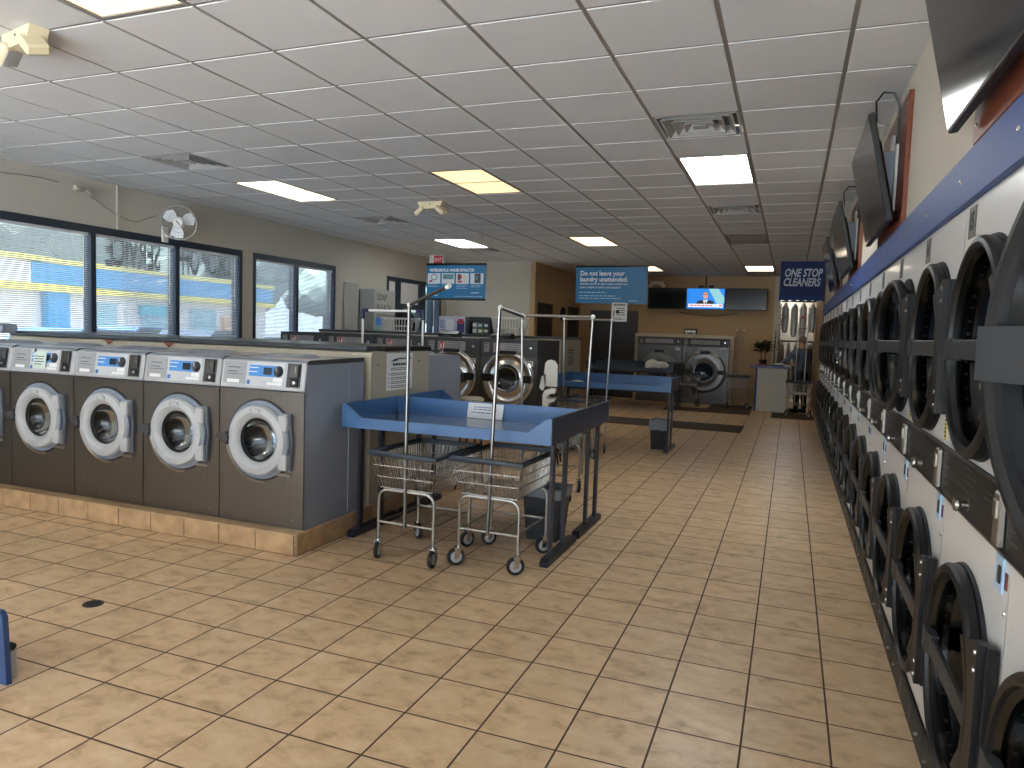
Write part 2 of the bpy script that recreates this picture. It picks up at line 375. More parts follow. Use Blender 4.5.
# ------------------------------------------------------------------ glazed exit door in the left wall
q = MB(); y0, y1, zt = 12.38, 14.75, 2.64; X0, X1 = XL - .12, XL + .01
for a, b in ((y0, y0 + .07), (12.78, 12.92), (13.75, 14.0), (14.3, 14.36), (y1 - .1, y1)): q.box(X0, X1, a, b, 0, zt - .08)
q.box(X0, X1, y0, y1, zt - .08, zt); q.box(X0, X1, 12.92, 13.75, 2.02, 2.12); q.box(X0, X1, 12.92, 13.75, 0, .25); q.box(X0, X1, y0, y1, 0, .1)
d1 = struct('door_1', q, M_frame)
q = MB(); q.box(XL - .07, XL - .064, y0 + .07, y1 - .1, .1, zt - .08); struct('door_glass', q, M_pane, parent=d1)
q = MB(); q.box(XL - .05, XL - .045, 12.93, 13.74, 2.13, 2.55); q.box(XL - .05, XL - .045, 12.46, 12.77, 1.9, 2.55); struct('door_shade', q, M_paper, parent=d1)
q = MB(); q.cyl((XL + .05, 12.98, 1.05), (XL + .05, 13.68, 1.05), .015, n=10); struct('door_bar', q, M_zinc, parent=d1)
# dark doors on the partition side wall and the back wall
for n, (a, b, zt) in enumerate(((15.2, 16.25, 2.3), (17.55, 18.5, 2.32)), 2):
    q = MB(); q.box(-5.32, -5.285, a, b, 0, zt, 0, .004); o = struct('door_%d' % n, q, M_dkdoor)
    q = MB(); q.cyl((-5.285, b - .08, 1.02), (-5.24, b - .08, 1.02), .012, n=8); q.sphere((-5.23, b - .08, 1.02), .03); struct('door_knob', q, M_chrome, 40, o)
q = MB(); q.box(-5.0, -3.72, YB - .03, YB + .02, 0, 2.27, 0, .004); o = struct('door_4', q, M_dkdoor)
q = MB(); q.box(-4.37, -4.34, YB - .035, YB - .028, .02, 2.25); struct('door_gap', q, M_blackg, parent=o)
# dark oval mirror-like clock between the doors
q = MB(); q.lathe([(0, .0), (.15, .0), (.17, .02), (.17, .04)], (0, 0, 0), 'x', 32)
q.build('wall_clock', M_blackg, None, 40, (-5.29, 17.0, 2.1), label='round black clock on the tan wall between two dark doors', cat='clock')
# blue band along the top of the dryers
q = MB(); q.box(.548, .575, -.4, 15.12, 2.112, 2.298, 0, .003)
for k in range(22): q.lathe([(0, -.006), (.008, -.004), (.010, 0)], (.548, .2 + k * .72, 2.205), 'x', 8, 1)
o = struct('trim_2', q, [M_blue, M_chrome], 30)
# ------------------------------------------------------------------ ceiling fixtures
WARM, WHITE = (1, .91, .70), (.95, .98, 1)
def emis(name, col, st):
    m = bpy.data.materials.new(name); m.use_nodes = True; nt = m.node_tree; p = nt.nodes['Principled BSDF']; tc = nt.nodes.new('ShaderNodeTexCoord')
    nz = nt.nodes.new('ShaderNodeTexNoise'); nz.inputs['Scale'].default_value = 2.5; rp = nt.nodes.new('ShaderNodeValToRGB')
    rp.color_ramp.elements[0].color = (col[0] * .8, col[1] * .78, col[2] * .72, 1); rp.color_ramp.elements[1].color = (*col, 1)
    nt.links.new(tc.outputs['Object'], nz.inputs[0]); nt.links.new(nz.outputs['Fac'], rp.inputs[0]); nt.links.new(rp.outputs[0], p.inputs['Emission Color'])
    p.inputs['Base Color'].default_value = (.8, .8, .78, 1); p.inputs['Emission Strength'].default_value = st; return m
E_warm = emis('lamp_warm', (1, .72, .38), .95); E_white = emis('lamp_white', WHITE, LAMP); E_mid = emis('lamp_ivory', (1, .88, .66), 4.0); E_gold = emis('lamp_gold', (1, .74, .42), 2.4)
M_off = mat('lamp_off', (150, 146, 138), .5)
LL = {(-3, -2): ('warm lit ceiling panel cut by the top edge of the photo', E_warm), (-7, -2): ('lit ceiling panel above the washers, out of frame', E_mid),
      (-7, 6): ('ivory lit ceiling panel nearest the left windows', E_mid), (-3, 6): ('warm yellow ceiling panel in the middle of the room, above the carts', E_warm), (1, 6): ('brightest white ceiling panel, nearest the right wall', E_white),
      (-7, 14): ('white lit ceiling panel above the left hanging poster', E_white), (-3, 14): ('yellow lit ceiling panel in front of the attendant notice sign', E_gold), (-3, 22): ('lit ceiling panel half hidden behind the attendant notice sign', E_gold), (1, 22): ('ivory lit ceiling panel beside the cleaners sign', E_mid), (2, 29): ('white lit ceiling panel inside the nook, hidden by the cleaners sign', E_white), (1, 14): ('unlit grey ceiling panel near the back of the room', M_off)}  # the nook panel is added out of sight to brighten the nook
for c in lamps + dead:
    x0, x1, y0, y1 = GX + PX * c[0], GX + PX * (c[0] + 1), GY + PY * c[1], GY + PY * (c[1] + 2)
    t = thing('ceiling_light', LL[c][0], 'ceiling light', ((x0 + x1) / 2, (y0 + y1) / 2, ZC), 0, 'recessed ceiling panels'); hx, hy = PX / 2 - .012, PY - .012
    q = MB()
    for a in ((-hx, -hx + .018, -hy, hy), (hx - .018, hx, -hy, hy), (-hx + .018, hx - .018, -hy, -hy + .018), (-hx + .018, hx - .018, hy - .018, hy)): q.box(*a, -.004, .03)
    q.build('frame', M_grid, t)
    q = MB(); q.box(-hx + .018, hx - .018, -hy + .018, hy - .018, .004, .02); q.build('diffuser', LL[c][1], t, 0)
VL = ['square ceiling vent in front of the brightest white panel', 'square ceiling vent nearest the left windows', 'ceiling vent behind the brightest white panel', 'ceiling vent beyond the twin-head lamp over the left machines', 'ceiling vent touching the white panel above the left poster']
for c, lb in zip(vents, VL):
    t = thing('ceiling_vent', lb, 'vent', (GX + PX * (c[0] + .5), GY + PY * (c[1] + .5), ZC), 0, 'ceiling vents'); h = PX / 2 - .012
    q = MB(); hy = PY / 2 - .012
    q.box(-h, h, -hy, hy, .07, .08); q.build('duct', M_cavity, t)
    q = MB()
    for a, b, z0, z1 in ((1, .94, -.004, -.004), (.94, .92, -.004, .06)) + tuple(e for c in (.86, .62, .38) for e in ((c, c - .035, -.012, -.012), (c - .035, c - .19, -.010, .045), (c, c - .155, -.012, .05))):
        O = [q.v((sx * a * h, sy * a * hy, z0)) for sx, sy in ((-1, -1), (1, -1), (1, 1), (-1, 1))]; I = [q.v((sx * b * h, sy * b * hy, z1)) for sx, sy in ((-1, -1), (1, -1), (1, 1), (-1, 1))]
        for e in range(4): q.f([O[e], O[(e + 1) % 4], I[(e + 1) % 4], I[e]])
    q.box(-h * .16, h * .16, -hy * .16, hy * .16, -.012, -.004); q.build('louvre', mat('vent_white', (176, 176, 174), .45), t, 0)
def twin_lamp(lb, loc, rot, col, sc=1, hang=True):
    t = thing('emergency_light', lb, 'emergency light', loc, 0, None); t.rotation_euler = rot; t.scale = (sc,) * 3
    q = MB(); q.prism([(-.17, 0), (.17, 0), (.13, -.085), (-.13, -.085)], -.05, .05, 'y', 0); q.lathe([(.009, 0), (0, -.006)], (0, -.05, -.03), 'y', 10, 1); q.build('housing', [col, M_cavity], t)
    for s in (-1, 1):
        q = MB(); M = Matrix.Translation((s * .15, -.02, -.1)) @ Matrix.Rotation(rad(s * 38), 4, 'Y') @ Matrix.Rotation(rad(20), 4, 'X')
        q.box(-.07, .07, -.06, .06, -.03, .03, 0, .012, M); M2 = M @ Matrix.Translation((0, 0, -.032)); q.box(-.055, .055, -.045, .045, -.003, .003, 1, 0, M2); q.build('lamp_head', [col, M_ltgrey], t)
    return t
twin_lamp('beige twin-head emergency light on the ceiling at the top left corner', (-4.06, 2.84, ZC - .0045), (0, 0, rad(-12)), M_beige)
twin_lamp('beige twin-head emergency light on the ceiling in the middle of the room', (-4.22, 8.0, ZC - .006), (0, 0, 0), M_beige)
twin_lamp('white twin-head emergency light on the left wall above the long window', (XL + .06, 5.8, 3.06), (0, 0, pi / 2), mat('fixture_painted', (176, 170, 158), .5), .5)
twin_lamp('white twin-head emergency light high on the back wall above the screens', (-3.27, YB - .06, 3.04), (0, 0, 0), M_wplas)
# ------------------------------------------------------------------ wall fan, cords, exit sign
t = thing('wall_fan', 'white round wall fan above the right pane of the long window', 'fan', (XL, 6.98, 2.74), 0)
q = MB(); q.box(0, .03, -.05, .05, -.14, .06, 0, .01); q.tube([(.02, 0, -.06), (.12, 0, -.06), (.16, 0, .02), (.20, .0, .1)], .02, 8); q.build('bracket', M_wplas, t)
G = bpy.data.objects.new('fan_head', None); COL.objects.link(G); G.parent = t; G.location = (.25, 0, .1); G.rotation_euler = (0, rad(8), rad(-52))
q = MB(); q.lathe([(0, -.13), (.06, -.12), (.075, -.03), (.05, .0)], (0, 0, 0), 'x', 20); q.build('motor', M_wplas, G)
q = MB()
for k in range(3):
    a = k * 2 * pi / 3 + .5; pts = []
    for u, v in ((.04, -.6), (.1, -.72), (.17, -.62), (.198, -.2), (.19, .25), (.13, .5), (.05, .5)): pts.append((u, v))
    F = [q.v((.02 + .03 * v, u * cos(a + v), u * sin(a + v))) for u, v in pts]; B = [q.v((.024 + .03 * v, u * cos(a + v), u * sin(a + v))) for u, v in pts]
    q.f(F); q.f(B[::-1])
    for i in range(len(F)): q.f([F[i], F[(i + 1) % 7], B[(i + 1) % 7], B[i]])
q.build('blades', mat('fan_blade', (214, 220, 224), .35), G)
q = MB()
for r, x in ((.21, .03), (.205, .07), (.205, -.02), (.12, .085)): q.tube([(x, r * cos(a * pi / 20), r * sin(a * pi / 20)) for a in range(40)], .0025 if r < .21 else .006, 5, closed=True)
for k in range(28):
    a = 2 * pi * k / 28; q.tube([(.09, .05 * cos(a), .05 * sin(a)), (.085, .13 * cos(a), .13 * sin(a)), (.05, .20 * cos(a), .20 * sin(a)), (.0, .206 * cos(a), .206 * sin(a)), (-.05, .14 * cos(a), .14 * sin(a))], .0013, 3)
q.build('cage', mat('cage_grey', (170, 172, 170), .5), G)
q = MB(); q.lathe([(0, .1), (.055, .095), (.06, .085)], (0, 0, 0), 'x', 24); q.box(.1, .103, -.035, .035, -.006, .006, 1, 0, Matrix.Rotation(rad(-50), 4, 'X')); q.build('badge', [M_wplas, M_ink], G)
q = MB(); q.box(XL, XL + .02, 6.29, 6.33, 2.66, ZC); q.build('wall_raceway', M_wall, None, 0, label='painted vertical cable raceway on the left wall beside the fan', cat='raceway')
q = MB(); q.tube([(XL + .012, 5.95 + .05 * k, 2.98 - .19 * sin(min(1, k / 12.) * pi / 2) + (.02 * max(0, k - 12))) for k in range(19)], .006, 6); q.tube([(XL + .012, 3.4 + .18 * k, 3.05 - .02 * sin(k)) for k in range(13)], .006, 6)
q.build('power_cord', mat('cord_beige', (140, 134, 124), .6), None, label='thin painted cord sagging along the left wall to the fan', cat='cord')
t = thing('exit_sign', 'small red exit sign above the left hanging poster', 'exit sign', (-7.02, 13.6, 3.07), 0)
q = MB(); q.box(-.16, .16, -.03, .05, -.1, .1, 0, .008); q.build('housing', M_wplas, t); q = MB(); q.box(-.05, .15, -.036, -.028, -.09, .09); q.build('sign_face', M_red, t, 0)
text('EXIT', .1, M_wtxt, t, (.05, -.037, 0), FRONT, align='CENTER', width=.8)

# ================================================================== FRONT-ROW WASHERS
def angset(n, extra=()): return sorted([(2 * pi * i / n) % (2 * pi) for i in range(n)] + [e % (2 * pi) for e in extra])
def rectfn(x0, x1, z0, z1):
    def fn(t):
        c, s = cos(t), sin(t); k = 1e9
        if c > 1e-9: k = min(k, x1 / c)
        if c < -1e-9: k = min(k, x0 / c)
        if s > 1e-9: k = min(k, z1 / s)
        if s < -1e-9: k = min(k, z0 / s)
        return k
    return fn
def corners(x0, x1, z0, z1): return [math.atan2(z, x) for x in (x0, x1) for z in (z0, z1)]
def washer():
    t = thing('washer', 'x', 'washer', group='front-load washers of the front row')
    W, D, H, ZP, cz = .3735, .74, 1.212, .985, .622
    q = MB(); prof = [(0, 0), (0, ZP), (.03, 1.18), (.055, 1.200), (.075, 1.203), (D, H), (D, 0)]
    q.prism(prof, -W, W, 'x', 0, skip=(0,))
    q.prism([(.012, 1.185), (.05, 1.207), (D + .003, H + .004), (D + .003, H - .03), (.06, 1.175)], W - .001, W + .003, 'x', 1)   # dark top edge
    q.box(W, W + .006, D - .2, D - .165, .02, 1.18, 0); q.build('cabinet', [M_side, M_sidedk], t)
    x0, x1, z0, z1 = -W, W, .004 - cz, ZP - .006 - cz
    q = MB(); q.holeplate(rectfn(x0, x1, z0, z1), lambda a: .175, (0, cz), -.006, .01, angset(64, corners(x0, x1, z0, z1))); 
    for x in (-W + .04, W - .09): q.lathe([(0, -.009), (.006, -.006)], (x, 0, .06), 'y', 8, 1)
    q.build('front_panel', [M_steel, M_chrome], t, 25)
    q = MB(); q.prism([(.064, 1.2035), (.09, 1.2055), (D - .05, H + .0035), (D - .05, H), (.09, 1.2015)], -W + .01, W - .01, 'x'); q.build('top_panel', mat('top_steel', (196, 198, 202), .3, .6, .05), t)  # pale top colour stands in for the windows reflected in it
    q = MB()
    for x, r in ((-.12, .15), (.1, .12)): q.lathe([(0, .03), (r * .6, .026), (r, 0)], (x, .36, 1.2085), 'z', 28)
    q.build('dispenser_lid', M_side, t)
    # slanted control panel
    tilt = math.atan2(.03, 1.18 - ZP); P = bpy.data.objects.new('control_panel', None)
    q = MB(); q.box(-W, W, -.012, .004, .0, .205, 0, .006); P = q.build('control_panel', M_panel, t, 30, (0, .002, ZP + .002), (-tilt, 0, 0))
    q = MB(); q.box(-W + .025, -.15, -.0135, -.011, .03, .19); lines(q, -.31, -.2, .15, 2, .03, .006, -.0136, 1); lines(q, -.32, -.17, .1, 1, .03, .004, -.0136, 1); q.build('programme_label', [M_label, M_ink], P, 0)
    q = MB(); q.box(-.14, .19, -.014, -.011, .018, .195); q.build('fascia', mat('panel_light', (186, 190, 194), .4), P, 0)
    q = MB(); q.box(-.12, .13, -.0165, -.0135, .09, .17, 0, .001); lines(q, -.115, -.02, .155, 2, .03, .006, -.0166, 1); q.build('display', [M_disp, M_wtxt], P, 0)
    q = MB(); q.box(.01, .085, -.018, -.0164, .105, .155); q.build('screen', M_lcd, P, 0)
    q = MB(); q.lathe([(0, -.04), (.025, -.04), (.03, -.034), (.04, -.018), (.042, -.012)], (.14, 0, .13), 'y', 24); q.box(.136, .144, -.043, -.038, .13, .158, 1); q.build('dial', [M_sidedk, M_ltgrey], P)
    for bx, mm in (((-.13, -.105, .03, .06), mat('sticker_blue', (50, 110, 190), .5)), ((.1, .18, .055, .085), M_paper), ((.05, .18, .033, .05), M_paper), ((-.31, -.2, .035, .06), M_paper)):
        q = MB(); q.box(bx[0], bx[1], -.0165, -.0138, bx[2], bx[3]); q.build('sticker', mm, P, 0)
    q = MB(); q.box(.215, .335, -.0135, .003, .02, .195); q.box(.215, .335, -.016, -.012, .02, .024, 1); q.box(.25, .318, -.03, -.012, .095, .185, 2, .003); q.box(.25, .318, -.024, -.012, .03, .085, 3, .003)
    q.box(.295, .3, -.034, -.028, .13, .17, 1); q.lathe([(0, -.03), (.012, -.028), (.013, -.023)], (.287, 0, .058), 'y', 12, 1); q.build('coin_box', [M_sidedk, M_chrome, M_dsteel, M_black], P)
    # door surround, drum, door
    B = lambda a: max(.283, min(.272 / cos(a), .205 / abs(sin(a)) if abs(sin(a)) > 1e-6 else 9) if cos(a) > .05 else 0)
    q = MB(); q.holeplate(B, lambda a: .19, (0, cz), -.02, -.004, angset(96, [math.atan2(s * .205, .272) for s in (-1, 1)])); q.build('door_surround', M_bluegrey, t, 30)
    q = MB(); q.tube([(.302 * cos(a), -.012, cz + .302 * sin(a)) for a in [rad(172 + k * 4) for k in range(28)]], .012, 6); q.lathe([(.284, -.008), (.298, -.008)], (0, 0, cz), 'y', 48, 1, rad(35), rad(325)); q.box(.1, .27, -.02, -.004, cz - .245, cz - .225, 0, .004); q.build('door_trim', [M_zinc, M_trim], t)  # tube and bar are trim; the dark ring paints the shadow round the rim
    q = MB(); q.lathe([(.172, 0), (.165, .34), (0, .34)], (0, 0, cz), 'y', 40); q.prism([(-.012, -.172), (.012, -.172), (0, -.11)], .03, .34, 'y', 0, M=Matrix.Translation((0, 0, cz)) @ Matrix.Rotation(rad(60), 4, 'Y')); q.build('drum', M_perf, t)
    Dn = MB(); Dn.lathe([(.252, -.02), (.255, -.045), (.243, -.062), (.2, -.07), (.172, -.055), (.158, -.03), (.155, -.02)], (0, 0, cz), 'y', 56)
    Dn.lathe([(.05, -.0705), (.05, -.068)], (0, 0, cz + .21), 'y', 2); D_ = Dn.build('door', M_ltgrey, t)
    q = MB(); q.lathe([(.156, -.03), (.135, .02), (.09, .055), (0, .07)], (0, 0, cz), 'y', 40); q.build('glass', M_glassdk, D_)
    q = MB(); q.lathe([(.16, -.034), (.15, -.02), (.146, .0)], (0, 0, cz), 'y', 40); q.build('gasket', M_trim, D_)
    q = MB()
    q.b.free()
    for s in (-1, 1): q = MB(); q.box(.19, .266, -.062, -.02, cz + s * .14 - .058, cz + s * .14 + .058, 0, .008); q.build('hinge', M_ltgrey, D_)
    q = MB(); q.tube([(.262 * cos(a) + .005, -.045, cz + .262 * sin(a)) for a in [rad(-17 + k * 4.25) for k in range(9)]], .012, 6); q.build('hinge_rod', M_bluegrey, D_)
    q = MB(); q.prism([(-.345, .01), (-.33, .035), (-.25, .05), (-.235, .0), (-.25, -.045), (-.3, -.02)], -.085, -.04, 'y', 0, M=Matrix.Translation((0, 0, cz))); q.build('handle', M_sidedk, D_)
    q = MB(); q.lathe([(.036, -.072), (.036, -.06)], (0, 0, 0), 'y', 24); q.lathe([(.0, -.0725), (.033, -.0725)], (0, 0, 0), 'y', 24, 1); o = q.build('emblem', [M_dsteel, M_ltgrey], D_, loc=(0, 0, cz + .212)); o.scale = (1.2, 1, .5)
    return t
PZ = .152
w0 = washer(); w0['label'] = 'stainless front-load washer at the open right end of the front row'
WLB = ['stainless front-load washer second from the right end of the front row', 'stainless front-load washer third from the right end of the front row', 'stainless front-load washer with a paper note taped over its display', 'front-load washer mostly cut off by the left edge of the photo']
w0.location = (-3.5225, 4.15, PZ)
for k, lb in enumerate(WLB, 1): dup(w0, (-3.5225 - .756 * k, 4.15, PZ), 0, lb)
dup(w0, (-3.55, 6.76, PZ), pi, 'washer of the rear row, only its grey side seen beside the cream end panel')
q = MB(); M = Matrix.Rotation(-math.atan2(.03, .2), 4, 'X'); q.box(-.075, .075, -.001, 0, -.085, .06); lines(q, -.06, .06, .02, 4, .022, .007, -.0012, 1, .3); q.box(-.07, -.05, -.003, 0, .05, .075, 1)
q.build('paper_note', [M_paperg, M_ink], None, 0, (-3.5225 - .756 * 3 - .01, 4.142, PZ + .985 + .125), (-math.atan2(.03, .2), 0, 0), label='pale green paper note taped over the display of a washer at the left', cat='note')
# tiled plinth under the front row
q = MB(); x0, x1, y0, y1 = XL, -3.115, 4.035, 6.85; q.box(x0, x1 - .008, y0 + .008, y1 - .008, 0, PZ - .007, 1)
x = x1 - .03
while x > x0 + .02:
    a = max(x - .325, x0); q.box(a, x, y0, y0 + .009, 0.004, PZ - .004, 0, .003); q.box(a + .1, min(x + .1, x1 - .012), y0 + .002, y0 + .2, PZ - .009, PZ, 0, .003); x = a - .006
y = y0 + .006
while y < y1 - .02:
    b = min(y + .325, y1); q.box(x1 - .009, x1, y, b, .004, PZ - .004, 0, .003); q.box(x1 - .2, x1 - .002, max(y, y0 + .206), b, PZ - .009, PZ, 0, .003); y = b + .006
q.box(x1 - .028, x1 - .001, y0 + .001, y0 + .028, .002, PZ - .002, 2, .008)
o = q.build('tiled_plinth', [M_plinth, M_grout, mat('chipped_tile', (150, 130, 108), .7, 0, .3, 60, .3)], None, 0, label='low beige tiled plinth carrying the front row of washers', cat='plinth'); o['kind'] = 'thing'
# bulkhead between the two rows
t = thing('washer_bulkhead', 'long cream service cabinet with dark top behind the front washers', 'cabinet', (0, 0, PZ))
q = MB(); zt = 1.412 - PZ
pr = [(5.0, 0), (5.0, zt - .045), (5.015, zt - .01), (5.045, zt), (5.955, zt), (5.985, zt - .01), (6.0, zt - .045), (6.0, 0)]
q.prism(pr, XL + .02, -3.155, 'x', 0)
for x in (-4.9, -4.6, -4.2, -3.8, -3.5, -5.3, -5.7, -6.1, -6.5, -6.9): q.cyl((x, 5.0, zt - .07), (x, 4.985, zt - .07), .008, n=6, mi=1)
q.build('body', [M_cream, M_ink], t)
q = MB(); q.prism([(a + (5.5 - a) * .0, b) for a, b in pr], -3.155, -3.15, 'x', 0); q.box(-3.15, -3.148, 5.15, 5.152, .3, .32); 
for y, z in ((5.1, 1.15), (5.8, 1.17), (5.1, .2), (5.85, .2)): q.lathe([(0, .006), (.008, .002), (.009, 0)], (-3.15, y, z), 'x', 8, 1)
q.build('end_panel', [mat('end_panel_cream', (176, 170, 154), .45, 0, .02), M_ink], t)
q = MB(); q.box(XL + .02, -3.2, 5.01, 5.99, zt, zt + .042, 0, .006); q.box(-3.42, -3.14, 5.2, 6.02, zt - .002, zt + .036, 1, .004); q.build('top_slab', [M_capdk, M_black], t)
for x in (-6.05, -5.3): q = MB(); q.prism([(x - .07, zt - .002), (x + .07, zt - .002), (x, zt - .05)], 4.996, 4.9995, 'y'); q.build('pennant_sticker', mat('sticker_brick', (150, 92, 72), .6), t, 0)
q = MB(); q.prism([(-7.46, 1.43), (-7.345, 1.43), (-7.32, 1.475), (-7.33, 1.52), (-7.46, 1.53)], 4.85, 5.0, 'y', 0); q.build('junction_box', M_side, None, 20, label='grey junction box on the wall at the far left, behind the washers', cat='box')
t = thing('notice_sheet', 'white instruction sheet with dark print on the cream end panel', 'notice', (-3.1485, 5.235, 1.395)); t.rotation_euler = (0, 0, pi / 2)
q = MB(); q.box(0, .44, -.002, 0, -.315, 0); q.build('sheet', M_paper, t, 0)
q = MB(); q.prism([(.06, -.075), (.14, -.045), (.2, -.06), (.12, -.07)], -.0034, -.002, 'y'); lines(q, .17, .42, -.04, 1, .02, .014, -.0022); lines(q, .1, .4, -.085, 1, .02, .022, -.0022, 0, .1); lines(q, .07, .41, -.125, 2, .014, .006, -.0022)
for k in range(4):
    z = -.17 - .036 * k; q.box(.03, .042, -.003, -.002, z - .012, z); lines(q, .07, .42, z, 2, .014, .006, -.0022)
q.build('print', M_ink, t, 0)

# ================================================================== DRYERS
DP = .86
def dryer():
    t = thing('stacked_dryer', 'x', 'dryer', group='stacked dryers along the right wall'); W = DP - .004; HC = DP / 2
    q = MB(); q.box(.002, W, 0, .95, .13, 2.11, 0, 0, skip='f'); q.box(.002, W, .02, .9, 0, .13, 1)
    q.build('cabinet', [M_white, M_black], t, 0)
    for nm, z0, z1, cz in (('lower_panel', .13, 1.058, .555), ('upper_panel', 1.235, 2.108, 1.603)):
        q = MB(); a = (.002 - HC, W - HC, z0 - cz, z1 - cz); q.holeplate(rectfn(*a), lambda k: .30, (HC, cz), 0, .012, angset(56, corners(*a))); q.build(nm, M_white, t, 25)
        q = MB(); q.lathe([(.30, .0), (.30, .6), (0, .6)], (HC, 0, cz), 'y', 40); q.build('drum', M_cavity, t)
        q = MB(); q.lathe([(.355, -.001), (.352, -.012), (.335, -.016), (.305, -.01), (.30, 0)], (HC, 0, cz), 'y', 56); q.build('gasket', M_trim, t)
    q = MB(); q.box(.002, W, -.016, -.004, .004, .125, 0, .003)
    for x in (.1, .76): q.cyl((x, -.016, .07), (x, -.028, .07), .007, n=10, mi=1)
    for x in (.3, .31, .56, .57): q.box(x, x + .003, -.018, -.015, .03, .11, 1)
    q.build('kick_plate', [M_ctl, M_zinc], t)
    q = MB(); q.box(.002, W, -.012, .01, 1.06, 1.233, 0, .003); q.box(.002, W, -.016, -.01, 1.056, 1.064, 1); q.box(.002, W, -.016, -.01, 1.228, 1.235, 1)
    q.box(.11, .54, -.0135, -.011, 1.14, 1.144, 1); lines(q, .33, .5, 1.215, 3, .022, .005, -.0122, 1, .4); lines(q, .03, .1, 1.2, 4, .03, .005, -.0122, 1, .5); lines(q, .6, .74, 1.19, 2, .02, .005, -.0122, 1, .5)
    P = q.build('control_panel', [M_ctl, M_dsteel], t)
    q = MB(); q.lathe([(0, -.05), (.022, -.05), (.024, -.04), (.012, -.03), (.012, -.012), (.024, -.012)], (.40, 0, 1.1), 'y', 16); q.build('lint_knob', M_zinc, P)
    q = MB(); q.box(.775, .835, -.03, -.012, 1.075, 1.22, 0, .004); q.box(.79, .82, -.036, -.028, 1.15, 1.2, 0, .002); q.build('coin_slot', M_zinc, P)
    q = MB(); q.box(.74, .815, -.006, 0, .945, 1.045, 0, .002); q.box(.785, .805, -.012, -.005, .97, 1.02, 1, .003); q.build('lock_plate', [mat('pale_blue_plate', (168, 202, 230), .35), M_dsteel], t)
    q = MB(); q.box(.828, .846, -.0035, 0, .965, 1.01); q.build('red_tag', mat('tag_red', (104, 40, 48), .5), t, 0)
    q = MB(); q.box(.77, .81, -.003, 0, 1.25, 1.37); lines(q, .775, .805, 1.36, 7, .015, .007, -.0032, 1); q.build('warning_label', [mat('label_yellow', (206, 186, 110), .6), M_ink], t, 0)
    q = MB()
    for z in (.42, .9, 1.4, 1.9): q.lathe([(0, -.005), (.006, -.004), (.008, 0)], (.835, 0, z), 'y', 8)
    q.build('panel_screw', M_chrome, t)
    q = MB(); q.box(.06, .16, -.004, 0, 1.985, 2.095, 0, .002); q.build('number_plate', mat('plate_grey', (104, 104, 98), .5), t, 0)
    for nm, cz in (('lower_door', .555), ('upper_door', 1.603)):
        # origin on the hinge line at the near edge
        ox = W - .015; cx = HC - ox
        q = MB(); q.lathe([(.348, -.012), (.348, -.036), (.340, -.046), (.328, -.05), (.316, -.046), (.311, -.03), (.308, -.012)], (cx, 0, 0), 'y', 64)
        q.lathe([(.348, -.012), (.308, -.012)], (cx, 0, 0), 'y', 64)
        d = q.build(nm, M_black, t, 30, (ox, -.006, cz))
        q = MB(); q.lathe([(.312, -.034), (.294, -.022), (.284, .02), (.23, .06), (0, .075)], (cx, 0, 0), 'y', 48); q.build('glass', M_glassbk, d)
        q = MB(); q.prism([(cx + .20, -.20), (-.03, -.25), (-.005, -.25), (-.005, .25), (-.03, .25), (cx + .20, .20), (cx + .285, .1), (cx + .30, 0), (cx + .285, -.1)], -.048, -.014, 'y', 0); q.box(-.025, .012, -.03, 0, -.25, .25, 0, .004)
        for z in (-.22, .22, .17, -.17): q.lathe([(0, -.053), (.008, -.051), (.009, -.047)], (-.03, 0, z), 'y', 8, 1)
        q.build('hinge_plate', [M_black, M_chrome], d)
        q = MB(); q.prism([(cx - .355, -.02), (cx - .355, -.042), (cx - .34, -.054), (cx - .26, -.054), (cx - .22, -.042), (cx - .22, -.02)], -.045, .03, 'z'); q.box(cx - .24, cx + .3, -.048, -.03, -.038, .025, 0, .004); q.box(cx - .05, cx + .16, -.0493, -.049, -.018, .004, 1); q.build('handle_bar', [mat('bar_charcoal', (44, 47, 50), .45, 0, .06), M_sidedk], d)
    return t
d0 = dryer(); DB = []
for k in range(17):                       # unit k spans y from .47 + .86 k
    yf = .47 + DP * (k + 1); o = d0 if k == 0 else dup(d0, label='x')
    o.location = (.57, yf, 0); o.rotation_euler = (0, 0, -pi / 2); DB.append(o)
ORD = ['', 'second', 'third', 'fourth', 'fifth', 'sixth', 'seventh', 'eighth', 'ninth', 'tenth', 'eleventh', 'twelfth', 'thirteenth', 'fourteenth', 'fifteenth', 'sixteenth', '']
for k, o in enumerate(DB):
    o['label'] = ('white stacked dryer with its upper black door swung wide open, nearest the camera' if k == 0 else 'white stacked dryer at the far end of the right wall' if k == 16 else 'white stacked dryer with its upper black door ajar, pale panel showing through the glass' if k == 4 else 'white stacked dryer with two round black doors, %s from the near end of the row' % ORD[k])
    up, lo = child(o, 'upper_door'), child(o, 'lower_door')
    up.rotation_euler = (0, 0, rad({0: 21.2, 4: 5.0, 3: -.2}.get(k, random.uniform(-.2, .4)))); lo.rotation_euler = (0, 0, rad(random.uniform(-.3, .3)))
    text(str(17 - k), .085, M_ink, child(o, 'number_plate'), (.11, -.0045, 2.04), FRONT, 'number', 'CENTER', .0006, bold=.003, width=.75)

